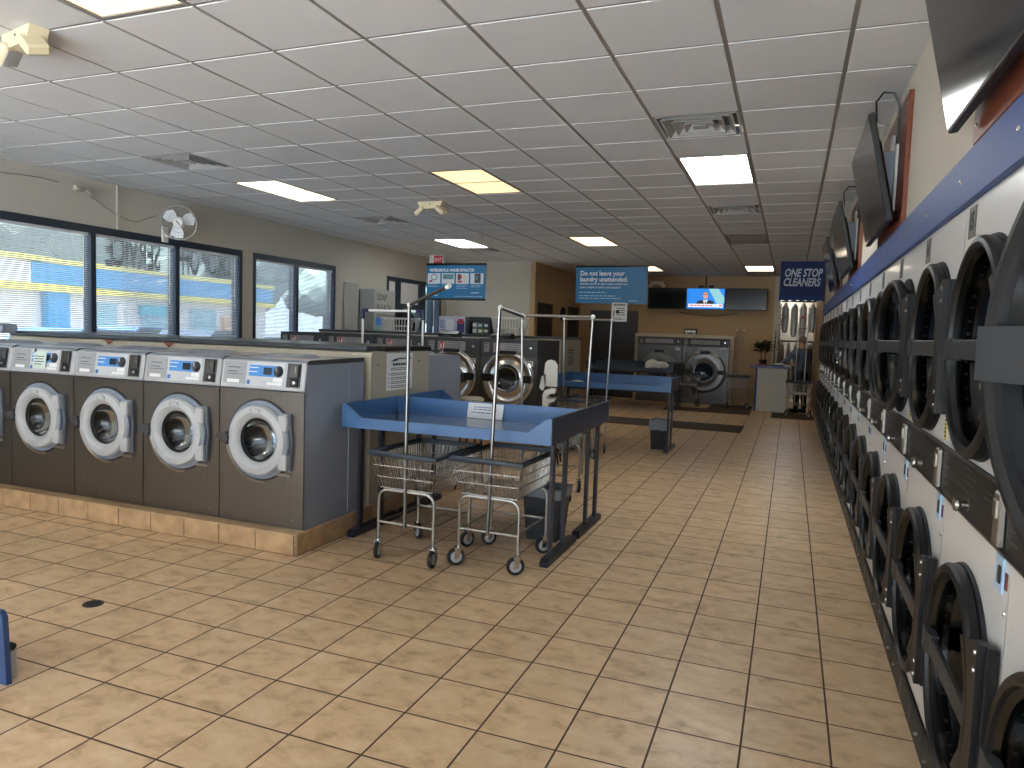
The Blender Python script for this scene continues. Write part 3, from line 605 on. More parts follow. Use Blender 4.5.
# ------------------------------------------------------------------ side screens on brown boards
TVL = [('brown mounting board behind the nearest wall screen', 'black wall screen cut by the top right corner of the photo'), ('brown mounting board behind the second wall screen', 'black tilted wall screen second from the camera on the right wall'), ('brown mounting board behind the third wall screen', 'black tilted wall screen third from the camera on the right wall'), ('brown mounting board behind the farthest wall screen', 'black tilted wall screen farthest along the right wall, in front of the cleaners sign')]
for k, (ya, yb) in enumerate(((1.72, 2.93), (4.68, 5.87), (7.48, 8.74), (10.2, 11.4))):
    q = MB(); q.box(.548, .574, ya, yb, 2.30, 3.05, 0, .003)
    for y, z in ((ya + .04, 2.36), (ya + .04, 2.99), (yb - .04, 2.36)): q.lathe([(0, -.004), (.009, 0)], (.548, y, z), 'x', 8, 1)
    q.build('mounting_board', [M_wood, M_chrome], None, 20, label=TVL[k][0], cat='board', group='boards behind the wall screens')
    ta, tb = ((1.76, 2.985), (4.71, 5.95), (7.52, 8.9), (10.0, 11.2))[k]
    t = thing('wall_screen', TVL[k][1], 'television', (.48, (ta + tb) / 2, 2.355 if k == 0 else 2.32), -pi / 2, 'screens on the right wall')
    T = bpy.data.objects.new('screen_body', None); h = (tb - ta) / 2
    q = MB(); q.box(-h, h, 0, .035, 0, .635, 0, .006); q.box(-h * .8, h * .8, .035, .06, .06, .5, 0, .01); q.box(-h + .01, h - .01, -.001, .001, .015, .625, 1)
    q.build('screen_body', [M_black, M_tv], t, 30, None, (rad(12.2), 0, 0))
    q = MB(); q.box(-.2, .2, -.06, -.04, .22, .52, 0, .003, Matrix.Translation((0, -.0, 0))); q.box(-.18, -.13, -.1, -.04, .18, .56, 0); q.box(.13, .18, -.1, -.04, .18, .56, 0)
    q2 = MB()
    q2.box(-.24, .24, .06, .066, .12, .50); 
    for s in (-1, 1): q2.prism([(.02, .1), (.055, .1), (-.03, .5), (-.065, .5)], s * .2 - .012, s * .2 + .012, 'x'); q2.box(s * .2 - .03, s * .2 + .03, .0, .066, .38, .42); q2.box(s * .2 - .03, s * .2 + .03, .045, .066, .12, .18)
    q.b.free(); q2.build('wall_bracket', M_dsteel, t)
    q = MB(); q.box(h - .52, h - .44, .045, .066, .46, .60, 0, .004); q.box(h - .30, h - .25, .05, .066, .1, .5, 0, .004); q.build('power_box', M_wplas, t); q = MB(); q.box(h - .40, h - .30, -.03, .05, .18, .47, 0, .004); q.box(h - .36, h - .33, -.045, -.03, .3, .34); q.build('tilt_arm', M_side, t)
    q = MB(); q.tube([(h - .2, -.07, .62), (h - .2, -.08, .74), (h - .22, -.04, .80), (h - .25, .02, .80), (h - .27, .055, .73), (h - .27, .058, .5)], .006, 6); q.build('power_cable', M_black, t)

# ================================================================== FOLDING TABLES
def table(label, loc, W=1.65, D=.81, topm=None, bl=None, dk=1):
    bl = bl or M_tbl
    t = thing('folding_table', label, 'table', loc, 0, 'laundry folding tables'); h = W / 2; zb, zl, zh, zt = .858, .935, 1.035, .90
    q = MB(); q.box(-h + .018, h - .018, .018, D - .018, zt - .02, zt); q.build('tabletop', topm or M_tbltop, t, 0)
    q = MB(); q.prism([(-h, zb), (h, zb), (h, zh), (h - .03, zh), (h - .17, zl), (-h + .17, zl), (-h + .03, zh), (-h, zh)], 0, .018, 'y'); q.build('front_lip', bl, t, 0)
    q = MB(); q.box(-h + .02, h - .02, D - .02, D, zb, zh - .004); q.build('back_board', bl, t, 0)
    for s in (-1, 1): q = MB(); q.box(min(s * h, s * (h - .02)), max(s * h, s * (h - .02)), .0185, D, zb, zh, 0, .001); q.build('side_board', M_tblshade if s == dk else bl, t, 0)  # board facing the dryers gets the shade-darkened copy of the blue
    for s in (-1, 1):
        x = s * (h - .045); q = MB()
        for y in (.2, .50): q.box(x - .012, x + .012, y - .028, y + .028, .05, .878)
        q.prism([(.07, 0), (.07, .035), (.1, .055), (D - .06, .055), (D - .03, .035), (D - .03, 0)], x - .03, x + .03, 'x'); q.box(x - .02, x + .02, .1, D - .1, .84, .878); q.build('leg_frame', M_navy, t, 0)
    q = MB(); q.box(-h + .05, h - .05, .48, .52, .80, .878); q.build('stretcher', M_navy, t, 0)
    return t
T1 = table('blue folding table in the foreground with two wire carts under it', (-2.275, 4.53, 0))
T1b = table('blue folding table backed against the foreground one, farther from the camera', (-2.275, 6.157, 0), dk=-1); T1b.rotation_euler = (0, 0, pi)
dup(T1, (-2.31, 9.9, 0), 0, 'blue folding table in the middle distance with a lined bin beneath')
M_farshade = mat('slate_laminate', (58, 70, 86), .25, 0, .05)  # table laminate darkened to hold the shade at the back of the room
T4 = table('dark folding table near the back machines with white laundry on it', (-3.3, 15.7, 0), 1.95, .81, M_farshade, M_farshade)
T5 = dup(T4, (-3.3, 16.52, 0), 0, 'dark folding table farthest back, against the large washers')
t = thing('instruction_card', 'white folded card with blue print leaning on the foreground table back', 'card', (-2.265, 5.29, .903), 0)
q = MB(); M = Matrix.Rotation(rad(-14), 4, 'X'); q.box(-.155, .155, -.002, 0, 0, .125, 0, 0, M); q.build('card', M_paper, t, 0)
q = MB(); lines(q, -.1, .12, .095, 2, .018, .007, -.003); lines(q, -.12, .12, .05, 1, .018, .007, -.003); 
for v in q.b.verts: v.co = M @ v.co
q.build('print', M_inkb, t, 0)
def heap(name, label, cat, loc, sc, m, n=3, **k):
    q = MB()
    for i in range(n): q.sphere((random.uniform(-.4, .4) * sc[0], random.uniform(-.4, .4) * sc[1], sc[2] * .3), 1, 0, 2, (sc[0] * random.uniform(.5, .9), sc[1] * random.uniform(.5, .9), sc[2] * random.uniform(.5, .8)), .08)
    for v in q.b.verts: v.co.z = max(v.co.z, 0)
    return q.build(name, m, None, 60, loc, label=label, cat=cat, **k)
heap('laundry_pile', 'small pile of white laundry on the dark table near the back', 'laundry', (-2.75, 16.0, .902), (.3, .22, .2), M_wplas, 4)
heap('cloth_rag', 'small white rag at the left front corner of the middle-distance table', 'cloth', (-2.88, 10.1, .902), (.12, .08, .05), M_wplas, 3)

# ================================================================== WIRE CARTS
def caster(ang):
    q = MB(); q.lathe([(.0, -.014), (.035, -.014), (.04, -.013), (.04, .013), (.035, .014), (0, .014)], (0, 0, .062), 'x', 18, 1); q.lathe([(.04, -.012), (.058, -.013), (.062, -.006), (.062, .006), (.058, .013), (.04, .012)], (0, 0, .062), 'x', 22, 0)
    for s in (-1, 1): q.prism([(-.016, .05), (.012, .05), (.035, .125), (-.012, .125)], s * .019 - .002, s * .019 + .002, 'x', 2)
    q.box(-.022, .022, -.014, .036, .121, .13, 2); q.cyl((0, .015, .128), (0, .015, .15), .011, n=10, mi=2)
    for v in q.b.verts: v.co.y -= .015; v.co = Matrix.Rotation(ang, 4, 'Z') @ v.co
    return q
def cart(label, loc, rz=0, angs=(.2, -.3, .5, 0), rack=None):
    t = thing('laundry_cart', label, 'cart', loc, rz, 'wire laundry carts')
    for (x, y), a in zip(((-.22, -.27), (.22, -.27), (-.22, .27), (.22, .27)), angs): caster(a).build('caster', [M_rubber, M_ltgrey, M_chrome], t, 40, (x, y, 0))
    q = MB()
    for y in (-.27, .27):
        P = [(-.22, y, .14)] + [(-.22 + .07 * (1 - cos(k * pi / 8)), y, .42 + .07 * sin(k * pi / 8)) for k in range(5)] + [(.22 - .07 * (1 - cos(k * pi / 8)), y, .42 + .07 * sin(k * pi / 8)) for k in range(4, -1, -1)] + [(.22, y, .14)]
        q.tube(P, .0115, 8); q.tube([(-.22, y, .26), (.22, y, .26)], .009, 8)
    for x in (-.2, .2): q.tube([(x, -.27, .262), (x, .27, .262)], .006, 6)
    q.build('frame', M_zinc, t)
    q = MB(); zr, zb = .75, .505; TX, TY, BX, BY = .255, .345, .205, .275
    def pt(u, k):                                # u in 0..4 round the basket, k 0 bottom .. 1 rim
        X, Y = BX + (TX - BX) * k, BY + (TY - BY) * k; s = int(u) % 4; f = u - int(u); c = ((-X, -Y), (X, -Y), (X, Y), (-X, Y)); a, b = c[s], c[(s + 1) % 4]
        return (a[0] + (b[0] - a[0]) * f, a[1] + (b[1] - a[1]) * f, zb + (zr - zb) * k)
    for s, n in ((0, 15), (1, 20), (2, 15), (3, 20)):
        for i in range(n): q.tube([pt(s + i / n, 0), pt(s + i / n, 1)], .0034, 4, caps=False)
    for k in (0, .33, .66): q.tube([pt(u, k) for u in range(4)], .0044, 4, closed=True)
    for i in range(14): x = -BX + 2 * BX * (i + .5) / 14; q.tube([(x, -BY, zb), (x, BY, zb)], .0022, 4, caps=False)
    for i in range(7): y = -BY + 2 * BY * (i + .5) / 7; q.tube([(-BX, y, zb - .004), (BX, y, zb - .004)], .0028, 4, caps=False)
    q.build('basket', M_zinc, t, 0)
    q = MB(); q.tube([(-TX, -TY, zr), (TX, -TY, zr), (TX, TY, zr), (-TX, TY, zr)], .02, 8, closed=True); q.build('rim_bumper', M_rim, t)
    if rack: rack(t)
    return t
def pole_rack(arm, lean=0):
    def f(t):
        q = MB(); q.cyl((0, -.285, .24), (lean, -.285, 1.77), .0125, n=10); q.build('pole', M_pole, t)
        q = MB(); b = Vector((lean, -.285, 1.765)); e = b + Vector(arm); q.tube([b - Vector(arm) * .05, e], .0115, 10); q.cyl(e - Vector(arm) * .06, e + Vector(arm) * .02, .016, n=10, mi=1); q.sphere(b, .018, 1); q.build('hanger_arm', [M_dsteel, M_wplas], t)
    return f
def double_rack(w=.33, y=0, lean=0, top=1.78, m=None):
    def f(t):
        for s in (-1, 1): q = MB(); q.tube([(s * w * .86, y, .24), (s * w, y, top)], .0125, 10); q.build('pole', m or M_zinc, t)
        q = MB(); q.tube([(-w, y, top), (w, y, top)], .0135, 10); q.build('hanger_bar', m or M_zinc, t)
        for s in (-1, 1): q = MB(); q.sphere((s * w, y, top), .024); q.build('elbow', M_wplas, t)
    return f
cart('wire cart under the left half of the foreground blue table', (-2.385, 4.545, 0), rad(-2), (.3, .1, .9, -.5), pole_rack((.36, -.12, .12)))
cart('wire cart under the right half of the foreground blue table', (-1.815, 4.65, 0), rad(-1.5), (-.9, -1.0, -.7, -.9), pole_rack((.05, .30, -.05), .04))
cart('wire cart with a tall square rack just behind the foreground tables', (-2.15, 6.75, 0), rad(2), (.5, 1.1, .2, .4), double_rack(.36))
cart('wire cart with a tall square rack in front of the middle-distance table', (-2.53, 9.3, 0), rad(-2), (.3, .8, -.2, .4), double_rack(.33, top=1.81))
def tagrack(t):
    double_rack(.09, 0, 0, 1.72)(t); q = MB(); q.box(-.16, .16, -.012, 0, 1.72, 1.84, 0, .003); q.build('rack_sign', mat('sign_slate', (40, 50, 54), .5), t); q = MB(); lines(q, -.13, .13, 1.8, 1, .1, .05, -.0125, 0, .05); q.build('sign_print', M_wtxt, t, 0)
cart('wire cart with a small dark sign on its pole before the back washers', (-2.26, 17.72, 0), rad(8), (.3, .8, -.2, .4), tagrack)
cart('wire cart with a narrow double pole between the back washers and the counter', (-1.11, 17.78, 0), rad(3), (.3, .8, -.2, .4), double_rack(.075, 0, 0, 1.84))
cart('wire cart with two tall poles parked to the right of the counter', (.24, 16.75, 0), rad(-4), (-.6, .9, -.2, .4), double_rack(.1, -.1, 0, 1.9))
# white pipe rack between the islands
t = thing('garment_rack', 'white pipe garment rack with navy corner joints between the washer islands', 'garment rack', (-4.325, 7.3, 0))
for s in (-1, 1): q = MB(); q.cyl((s * .4, 0, .08), (s * .4, 0, 1.76), .013, n=10); q.build('pole', M_pvc, t)
q = MB(); q.cyl((-.36, 0, 1.81), (.36, 0, 1.81), .013, n=10); q.build('top_bar', M_pvc, t)
for s in (-1, 1): q = MB(); q.tube([(s * .32, 0, 1.81), (s * .4, 0, 1.81), (s * .4, 0, 1.71)], .026, 10); q.build('corner_joint', mat('joint_navy', (36, 44, 86), .4), t)
q = MB()
for s in (-1, 1): q.tube([(s * .4, -.22, .09), (s * .4, .22, .09)], .014, 8)
q.tube([(-.4, 0, .09), (.4, 0, .09)], .014, 8); q.build('base', M_pvc, t)
for s in (-1, 1):
    for y in (-.22, .22):
        q = MB(); q.lathe([(0, -.012), (.035, -.012), (.04, 0), (.035, .012), (0, .012)], (s * .4, y, .04), 'x', 14); q.cyl((s * .4, y, .04), (s * .4, y, .09), .008, n=6); q.build('caster', M_rubber, t)
# ------------------------------------------------------------------ bins, chair, hamper, floor things
def bin_(label, loc, w, d, h, liner):
    t = thing('waste_bin', label, 'bin', loc); P = lambda k, z: [(-w * k, -d * k, z), (w * k, -d * k, z), (w * k, d * k, z), (-w * k, d * k, z)]
    q = MB(); R = [[q.v(p) for p in P(k, z)] for k, z in ((.8, 0), (1, h), (1.03, h), (1.03, h + .015), (.96, h + .015), (.78, .02))]; q.loft(R); q.build('bin_body', mat('bin_charcoal', (34, 37, 44), .5, 0, .08), t, 20)
    q = MB(); R = []
    for k, z in ((1.04, h - liner), (1.06, h - .01), (1.05, h + .024), (.94, h + .022), (.9, h - .1)):
        r = []
        for i in range(24):
            a = P(k, z); s = i // 6; f = (i % 6) / 6; p = Vector(a[s]).lerp(Vector(a[(s + 1) % 4]), f); p.z += random.uniform(-.012, .012) if z < h else 0; r.append(q.v(p))
        R.append(r)
    q.loft(R, 0, False); q.build('bin_liner', mat('liner_film', (120, 128, 138), .35, 0, .1, 20, .3), t, 60)
    return t
bin_('charcoal bin with a grey liner under the right side of the foreground tables', (-1.72, 5.32, 0), .15, .15, .39, .05)
bin_('charcoal bin with a pale liner hanging over its edge under the middle-distance table', (-1.69, 10.4, 0), .125, .15, .40, .12)
t = thing('high_chair', 'white plastic high chair with dark post beside the dark washers', 'chair', (-2.74, 8.4, 0), rad(12))
q = MB(); q.prism([(-.085, .95), (-.09, 1.02), (-.075, 1.23), (-.05, 1.27), (-.01, 1.285), (.05, 1.27), (.085, 1.22), (.085, .95)], .1, .135, 'y'); q.build('backrest', M_wplas, t)
q = MB(); q.prism([(-.06, .95), (-.085, .90), (-.125, .935), (-.1, 1.08), (-.092, 1.08)], .0, .098, 'y'); q.build('side_wing', M_wplas, t)
q = MB(); q.prism([(-.06, .70), (-.065, .86), (-.04, .915), (.02, .935), (.085, .93), (.085, .885), (.03, .88), (.0, .86), (-.01, .83), (.02, .81), (.085, .82), (.085, .79), (.02, .77), (0, .70)], -.16, .1, 'y'); q.build('seat', M_wplas, t)
q = MB(); q.box(-.085, -.055, .1, .13, .03, 1.1); q.build('post', M_black, t)
for x, y in ((-1, -1), (1, -1), (1, 1)): q = MB(); q.cyl((x * .05, y * .08, .74), (x * .16, y * .17, 0), .013, n=8); q.build('leg', M_black, t)
q = MB(); q.box(-.07, .07, .1, .125, .0, .03); q.build('foot', M_black, t)
t = thing('bar_stool', 'stool with a round cream seat just behind the foreground tables', 'stool', (-2.98, 6.62, 0))
q = MB(); q.lathe([(0, .89), (.10, .89), (.125, .905), (.125, .925), (.10, .94), (0, .942)], (0, 0, 0), 'z', 32); q.build('seat', M_cream, t)
for k in range(4): a = pi / 4 + k * pi / 2; q = MB(); q.cyl((.09 * cos(a), .09 * sin(a), .89), (.15 * cos(a), .15 * sin(a), 0), .011, n=8); q.build('leg', M_black, t)
q = MB(); q.tube([(.125 * cos(k * pi / 10), .125 * sin(k * pi / 10), .34) for k in range(20)], .008, 6, closed=True); q.build('foot_ring', M_black, t)
t = thing('floor_drain', 'small round dark drain in the floor tiles at the left', 'drain', (-3.58, 2.845, .0))
q = MB(); q.lathe([(.055, 0), (.055, .004), (.044, .005), (.042, .002)], (0, 0, 0), 'z', 32); q.build('drain_ring', M_dsteel, t)
q = MB(); q.lathe([(0, .002), (.042, .002)], (0, 0, 0), 'z', 24)
for k in range(-3, 4): q.box(-.034, .034, k * .012 - .002, k * .012 + .002, .002, .004, 1)
q.build('grate', [M_cavity, M_dsteel], t, 0)
t = thing('floor_sign', 'blue plastic sign board with a small stand, cut by the left edge of the photo', 'floor sign', (-3.28, 2.05, 0), rad(0))
q = MB(); q.prism([(-.2, 0), (.19, 0), (.172, .3), (.15, .325), (-.15, .325), (-.172, .3)], -.012, .012, 'y', 0); q.build('panel', mat('sign_blue', (44, 74, 120), .45, 0, .04), t, 20)
q = MB(); q.box(.13, .155, .014, .06, .0, .13, 0, .003); q.build('brace', M_ltgrey, t); q = MB(); q.lathe([(0, .16), (.016, .158), (.018, .135)], (0, .04, .148), 'x', 14); q.build('knob', M_black, t)
# floor mats
for lb, a in (('long dark rubber mat crossing the aisle behind the middle-distance table', (-3.6, -.72, 12.95, 14.0)), ('wide dark mat in front of the large back washers', (-2.6, -.74, 16.2, 17.0)), ('dark mat at the foot of the counter, by the plant end', (-1.72, -.78, 17.0, 18.3)), ('dark mat under the cart beside the counter', (-.3, .55, 15.95, 17.1))):
    q = MB(); q.box(a[0], a[1], a[2], a[3], .001, .011, 0, .004); q.build('floor_mat', M_mat, None, 20, label=lb, cat='mat', group='rubber floor mats')

q = MB(); q.box(-7.2, .4, -3.95, -2.1, .001, .012, 0, .004); q.build('entrance_mat', mat('mat_grey', (176, 176, 178), .9, 0, .08, 60, .2), None, 20, label='wide pale grey entrance mat by the front glass, behind the camera', cat='mat')  # unseen reflector, added to bounce neutral light up to the ceiling

# ================================================================== DARK WASHER ISLAND
def big_washer(name, lbl, grp, W, D, H, zp, cz, r, body, panel, screen=True):
    t = thing(name, lbl, 'washer', group=grp); h = W / 2 - .006
    q = MB(); q.box(-h, h, 0, D, 0, H, 0, 0, skip='f'); q.box(-h, h, -.012, .02, zp, H, 0, .004); q.build('cabinet', panel, t, 0)
    a = (-h, h, .0 - cz, zp - .004 - cz); q = MB(); q.holeplate(rectfn(*a), lambda k: r * .8, (0, cz), -.004, .01, angset(64, corners(*a))); q.build('front_panel', body, t, 25)
    q = MB(); q.box(-h + .05, -h + .13, -.016, -.011, zp + .05, H - .05); q.box(-h + .19, h - .22, -.016, -.011, zp + .05, H - .05); lines(q, -h + .36, h - .24, H - .07, 3, .03, .006, -.0162, 1); lines(q, -h + .055, -h + .125, H - .06, 3, .03, .01, -.0162, 1)
    P = q.build('control_panel', [M_label, M_ink], t, 0)
    if screen:
        q = MB(); q.box(-h + .22, -h + .3, -.0175, -.0155, zp + .065, H - .06); q.build('red_symbol', M_red, P, 0); q = MB(); q.box(-h + .23, -h + .25, -.0185, -.017, zp + .08, H - .09); q.box(-h + .27, -h + .29, -.0185, -.017, zp + .07, H - .07); q.build('symbol_print', M_paper, P, 0)
    q = MB(); q.lathe([(0, -.02), (.02, -.018), (.022, -.012)], (h - .1, 0, (zp + H) / 2), 'y', 14); q.build('key_switch', M_chrome, t)
    q = MB(); q.box(h - .16, h - .06, -.008, -.003, zp - .12, zp - .05); lines(q, h - .15, h - .07, zp - .06, 2, .03, .015, -.0082, 1); q.build('sticker', [M_paper, M_ink], t, 0)
    q = MB(); q.lathe([(r * 1.02, -.004), (r * 1.03, -.03), (r * .97, -.05), (r * .9, -.055), (r * .72, -.03), (r * .58, -.06), (r * .52, -.065), (r * .5, -.04)], (0, 0, cz), 'y', 56); d = q.build('door', M_chrome if name == 'dark_washer' else M_steel, t, 40)
    q = MB(); q.lathe([(r * .52, -.05), (r * .45, .0), (r * .3, .03), (0, .05)], (0, 0, cz), 'y', 40); q.build('glass', M_glassdk, d)
    q = MB(); q.lathe([(r * .8, .01), (r * .78, .4), (0, .4)], (0, 0, cz), 'y', 32); q.build('drum', M_perf, t)
    for s in (-1, 1): q = MB(); q.box(s * r * .78 - .07, s * r * .78 + .07, -.09, -.04, cz - .05, cz + .05, 0, .01); q.build('handle' if s > 0 else 'hinge', M_black, d)
    q = MB(); q.box(-.12, .12, -.07, -.02, cz + r * .88, cz + r * 1.02, 0, .01); q.build('door_tag', M_black, d)
    return t
B0 = big_washer('dark_washer', 'x', 'large dark washers of the middle island', .849, .95, 1.508 - PZ, 1.278 - PZ, .98 - PZ, .368, M_dsteel, M_sidedk)
B0.location = (-3.15 - .4245, 9.13, PZ); B0['label'] = 'dark washer at the right end of the middle island, chrome porthole door in full view'
for k, lb in enumerate(('dark washer second from the right end of the middle island', 'dark washer in the middle of its island, mostly behind the cream cabinet', 'dark washer fourth from the right end of the middle island', 'dark washer at the window end of the middle island'), 1): dup(B0, (-3.15 - .4245 - .849 * k, 9.13, PZ), 0, lb)
q = MB(); q.box(XL, -3.15, 9.03, 11.3, 0, PZ - .001, 0, .006); o = q.build('machine_plinth', M_plinth, None, 0, label='low plinth under the island of dark washers', cat='plinth'); o['kind'] = 'thing'
t = thing('island_bulkhead', 'cream service cabinet behind the dark washers, papers on its end', 'cabinet', (0, 0, PZ)); zt = 1.525 - PZ
q = MB(); q.box(XL + .06, -3.155, 10.12, 11.25, 0, zt, 0, .02); q.build('body', M_cream, t, 20); q = MB(); q.box(XL + .06, -3.14, 10.12, 11.27, zt, zt + .035, 0, .006); q.build('top_slab', M_capdk, t, 20)
q = MB(); q.box(-3.155, -3.15, 10.14, 11.23, 0, zt - .02); q.build('end_panel', mat('end_panel_cream', (176, 170, 154)), t, 0)
q = MB(); q.box(0, .34, -.001, 0, -.3, 0); lines(q, .03, .3, -.04, 2, .035, .015, -.0012, 1); lines(q, .02, .32, -.14, 5, .03, .01, -.0012, 1)
q.build('notice_sheet', [mat('paper_grey', (170, 168, 156), .8), M_ink], None, 0, (-3.148, 10.5, 1.41), (0, 0, pi / 2), label='grey printed sheet on the end of the middle island cabinet', cat='notice')
TOPZ = 1.5625
def basket(label, loc, w, d, h, rz=0, m=None):
    t = thing('laundry_basket', label, 'laundry basket', loc, rz); P = lambda k, z: [Vector((-w * k, -d * k, z)), Vector((w * k, -d * k, z)), Vector((w * k, d * k, z)), Vector((-w * k, d * k, z))]
    q = MB(); a, b = P(.82, .0), P(1, h)
    for s in range(4):
        n = 9
        for i in range(n + 1):
            f = i / n; p0 = a[s].lerp(a[(s + 1) % 4], f); p1 = b[s].lerp(b[(s + 1) % 4], f); q.tube([p0, p1], .008, 5)
    for k, z in ((.825, .012), (.9, h * .42)): q.tube(P(k, z), .011, 6, closed=True)
    R = [[q.v(p) for p in P(.82, z)] for z in (0, .008)]; q.loft(R); q.build('body', m or M_wplas, t)
    q = MB(); q.tube(P(1.0, h), .017, 8, closed=True); q.build('rim', m or M_wplas, t)
    return t
basket('white laundry basket of dark clothes on the middle island, left of the poster', (-6.06, 10.5, TOPZ), .25, .2, .21)
heap('dark_clothes', 'dark clothes heaped in the white basket on the middle island', 'clothes', (-5.98, 10.5, TOPZ + .012), (.15, .13, .36), mat('clothes_black', (24, 24, 28), .9, 0, .3, 20, .5), 5)
basket('white laundry basket at the right of the row of boxes on the middle island', (-4.13, 10.55, TOPZ), .23, .2, .26)
t = thing('detergent_box', 'white and purple carton standing on the middle island', 'carton', (-5.05, 10.5, TOPZ))
q = MB(); q.box(-.23, .23, -.14, .14, 0, .27, 0, .004); q.build('carton', mat('carton_lilac', (196, 196, 214), .6, 0, .25, 22), t, 0)
q = MB(); q.box(.09, .22, -.1425, -.14, .01, .2); q.build('purple_panel', mat('carton_purple', (66, 62, 130), .6), t, 0); q = MB(); q.box(.11, .2, -.1432, -.142, .15, .23); q.build('red_panel', M_red, t, 0); q = MB(); q.box(-.1, .03, -.1428, -.14, .05, .22); lines(q, -.21, -.12, .2, 6, .028, .012, -.143, 1); q.build('print', [M_paper, M_inkb], t, 0)
t = thing('stock_crate', 'open black crate with small pale packets, in the middle of the island top', 'crate', (-4.58, 10.52, TOPZ))
q = MB(); q.box(-.18, .18, -.14, .14, 0, .012); q.box(-.18, -.165, -.14, .14, 0, .27); q.box(.165, .18, -.14, .14, 0, .27); q.box(-.18, .18, .125, .14, 0, .27); q.box(-.18, .18, -.14, -.125, .19, .27); q.build('crate', M_black, t, 0)
PK = ['white', 'lime green', 'brown', 'grey', 'teal', 'dark blue']
for k in range(6):
    x = -.105 + .1 * (k % 3); z = .012 + .088 * (k // 3); q = MB(); q.box(-.042, .042, -.05, .05, 0, .08, 0, .012); q.box(-.03, .03, -.052, -.05, .02, .06, 1)
    q.build('soap_packet', [mat('packet%d' % k, ((190, 196, 200), (168, 186, 90), (128, 110, 92), (168, 178, 182), (92, 132, 138), (60, 84, 110))[k], .4), M_paper], None, 20, (-4.58 + x, 10.48, TOPZ + z), label='%s soap packet in the black crate on the middle island' % PK[k], cat='packet', group='packets in the crate')
for lb, x in (('black wedge-shaped lid on the dark washer second from the right end', -4.70), ('black wedge-shaped lid on the dark washer at the right end', -3.86)):
    t = thing('dispenser_lid', lb, 'lid', (x, 9.6, 1.509)); q = MB(); q.prism([(-.1, 0), (.1, 0), (.07, .07), (.0, .085), (-.1, .05)], -.15, .15, 'x', 0); q.build('lid', M_black, t, 30); q = MB(); q.box(-.06, .06, -.106, -.098, .012, .03); q.build('grip', M_sidedk, t, 0)
# soap vending machine at the left wall
t = thing('vending_machine', 'grey soap vending machine by the left wall near the exit door', 'vending machine', (-7.305, 11.40, 0), 0)
q = MB(); q.box(-.17, .17, 0, .74, 0, 2.32, 0, .012); q.build('cabinet', mat('vend_grey', (158, 160, 156), .45, 0, .02), t, 20)
q = MB(); q.box(.171, .174, .03, .71, .05, 2.28, 0); q.build('door', mat('vend_face', (146, 148, 142), .45, 0, .03), t, 0)
q = MB(); q.box(.174, .178, .05, .22, 1.66, 1.80); q.build('blue_sticker', mat('sticker_blue', (50, 110, 190)), t, 0); q = MB(); q.box(.174, .179, .05, .22, 1.52, 1.65); q.build('green_sticker', mat('sticker_teal', (110, 150, 146), .5), t, 0)
for s, z in (('SOAP', 2.17), ('BLEACH', 1.98), ('SOFTENER', 1.8)): text(s, .17, M_ink, t, (.1745, .08, z), (pi / 2, 0, pi / 2), width=.8)
q = MB(); q.box(XL, XL + .05, 10.9, 11.33, 0, 2.4, 0, .004); q.build('wall_cabinet', mat('vend_grey', (158, 160, 156)), None, 0, label='narrow pale grey cabinet flat on the left wall beside the vending machine', cat='cabinet')

# ================================================================== HANGING SIGNS
def hang_sign(name, label, x0, x1, y, z0, z1, wires):
    t = thing(name, label, 'sign', ((x0 + x1) / 2, y, z0)); h = (x1 - x0) / 2; H = z1 - z0
    q = MB(); q.box(-h, h, -.008, .008, 0, H); q.build('panel', M_poster, t, 0)
    q = MB(); q.box(-h - .01, h + .01, -.012, .012, H, H + .035, 0, .004); q.build('top_rail', M_blackg, t)
    q = MB()
    for x in wires: q.cyl((x, 0, H + .02), (x, 0, ZC - z0), .0025, n=5)
    q.build('hanging_wire', M_zinc, t); return t, h, H
t, h, H = hang_sign('hanging_poster', 'blue hanging poster with four small pictures in a row', -5.325, -4.335, 10.0, 2.1, 2.60, (-.42, .42))
q = MB(); q.box(-h - .01, h + .01, -.012, .012, -.03, 0, 0, .004); q.build('bottom_rail', M_blackg, t)
text('WATERLINE PLUS. WASHER EXTRACTOR', .062, M_wtxt, t, (-h + .05, -.0095, H - .075), FRONT, width=.66, bold=.0015)
for k in range(4):
    x = -h + .02 + k * .242; q = MB(); q.box(x, x + .215, -.0105, -.008, H - .28, H - .12); f = q.build('picture', mat('picture_white', (206, 216, 220), .5), t, 0)
    q = MB()
    if k == 0: q.lathe([(.05, -.0112), (.04, -.0112)], (x + .11, 0, H - .18), 'y', 20, 0); q.prism([(x + .02, H - .26), (x + .09, H - .25), (x + .07, H - .22), (x + .03, H - .23)], -.0115, -.0105, 'y', 1)
    if k == 1: q.box(x + .02, x + .2, -.0115, -.0105, H - .21, H - .135, 2); q.box(x + .05, x + .08, -.012, -.0115, H - .19, H - .17, 0)
    if k == 2: q.box(x + .03, x + .08, -.0115, -.0105, H - .22, H - .135, 0); q.box(x + .06, x + .1, -.012, -.0115, H - .2, H - .15, 1); q.box(x + .03, x + .1, -.0115, -.0105, H - .26, H - .23, 1); lines(q, x + .12, x + .2, H - .15, 4, .03, .01, -.0115, 3)
    if k == 3: q.box(x + .07, x + .17, -.0115, -.0105, H - .265, H - .125, 0); q.box(x + .09, x + .12, -.012, -.0115, H - .22, H - .16, 2)
    q.build('picture_drawing', [mat('draw_dark', (52, 62, 66), .6), M_red, mat('draw_teal', (96, 138, 150), .6), mat('draw_tan', (186, 182, 150), .6)], f, 0)
M_pale = mat('ink_pale', (170, 206, 230), .6)
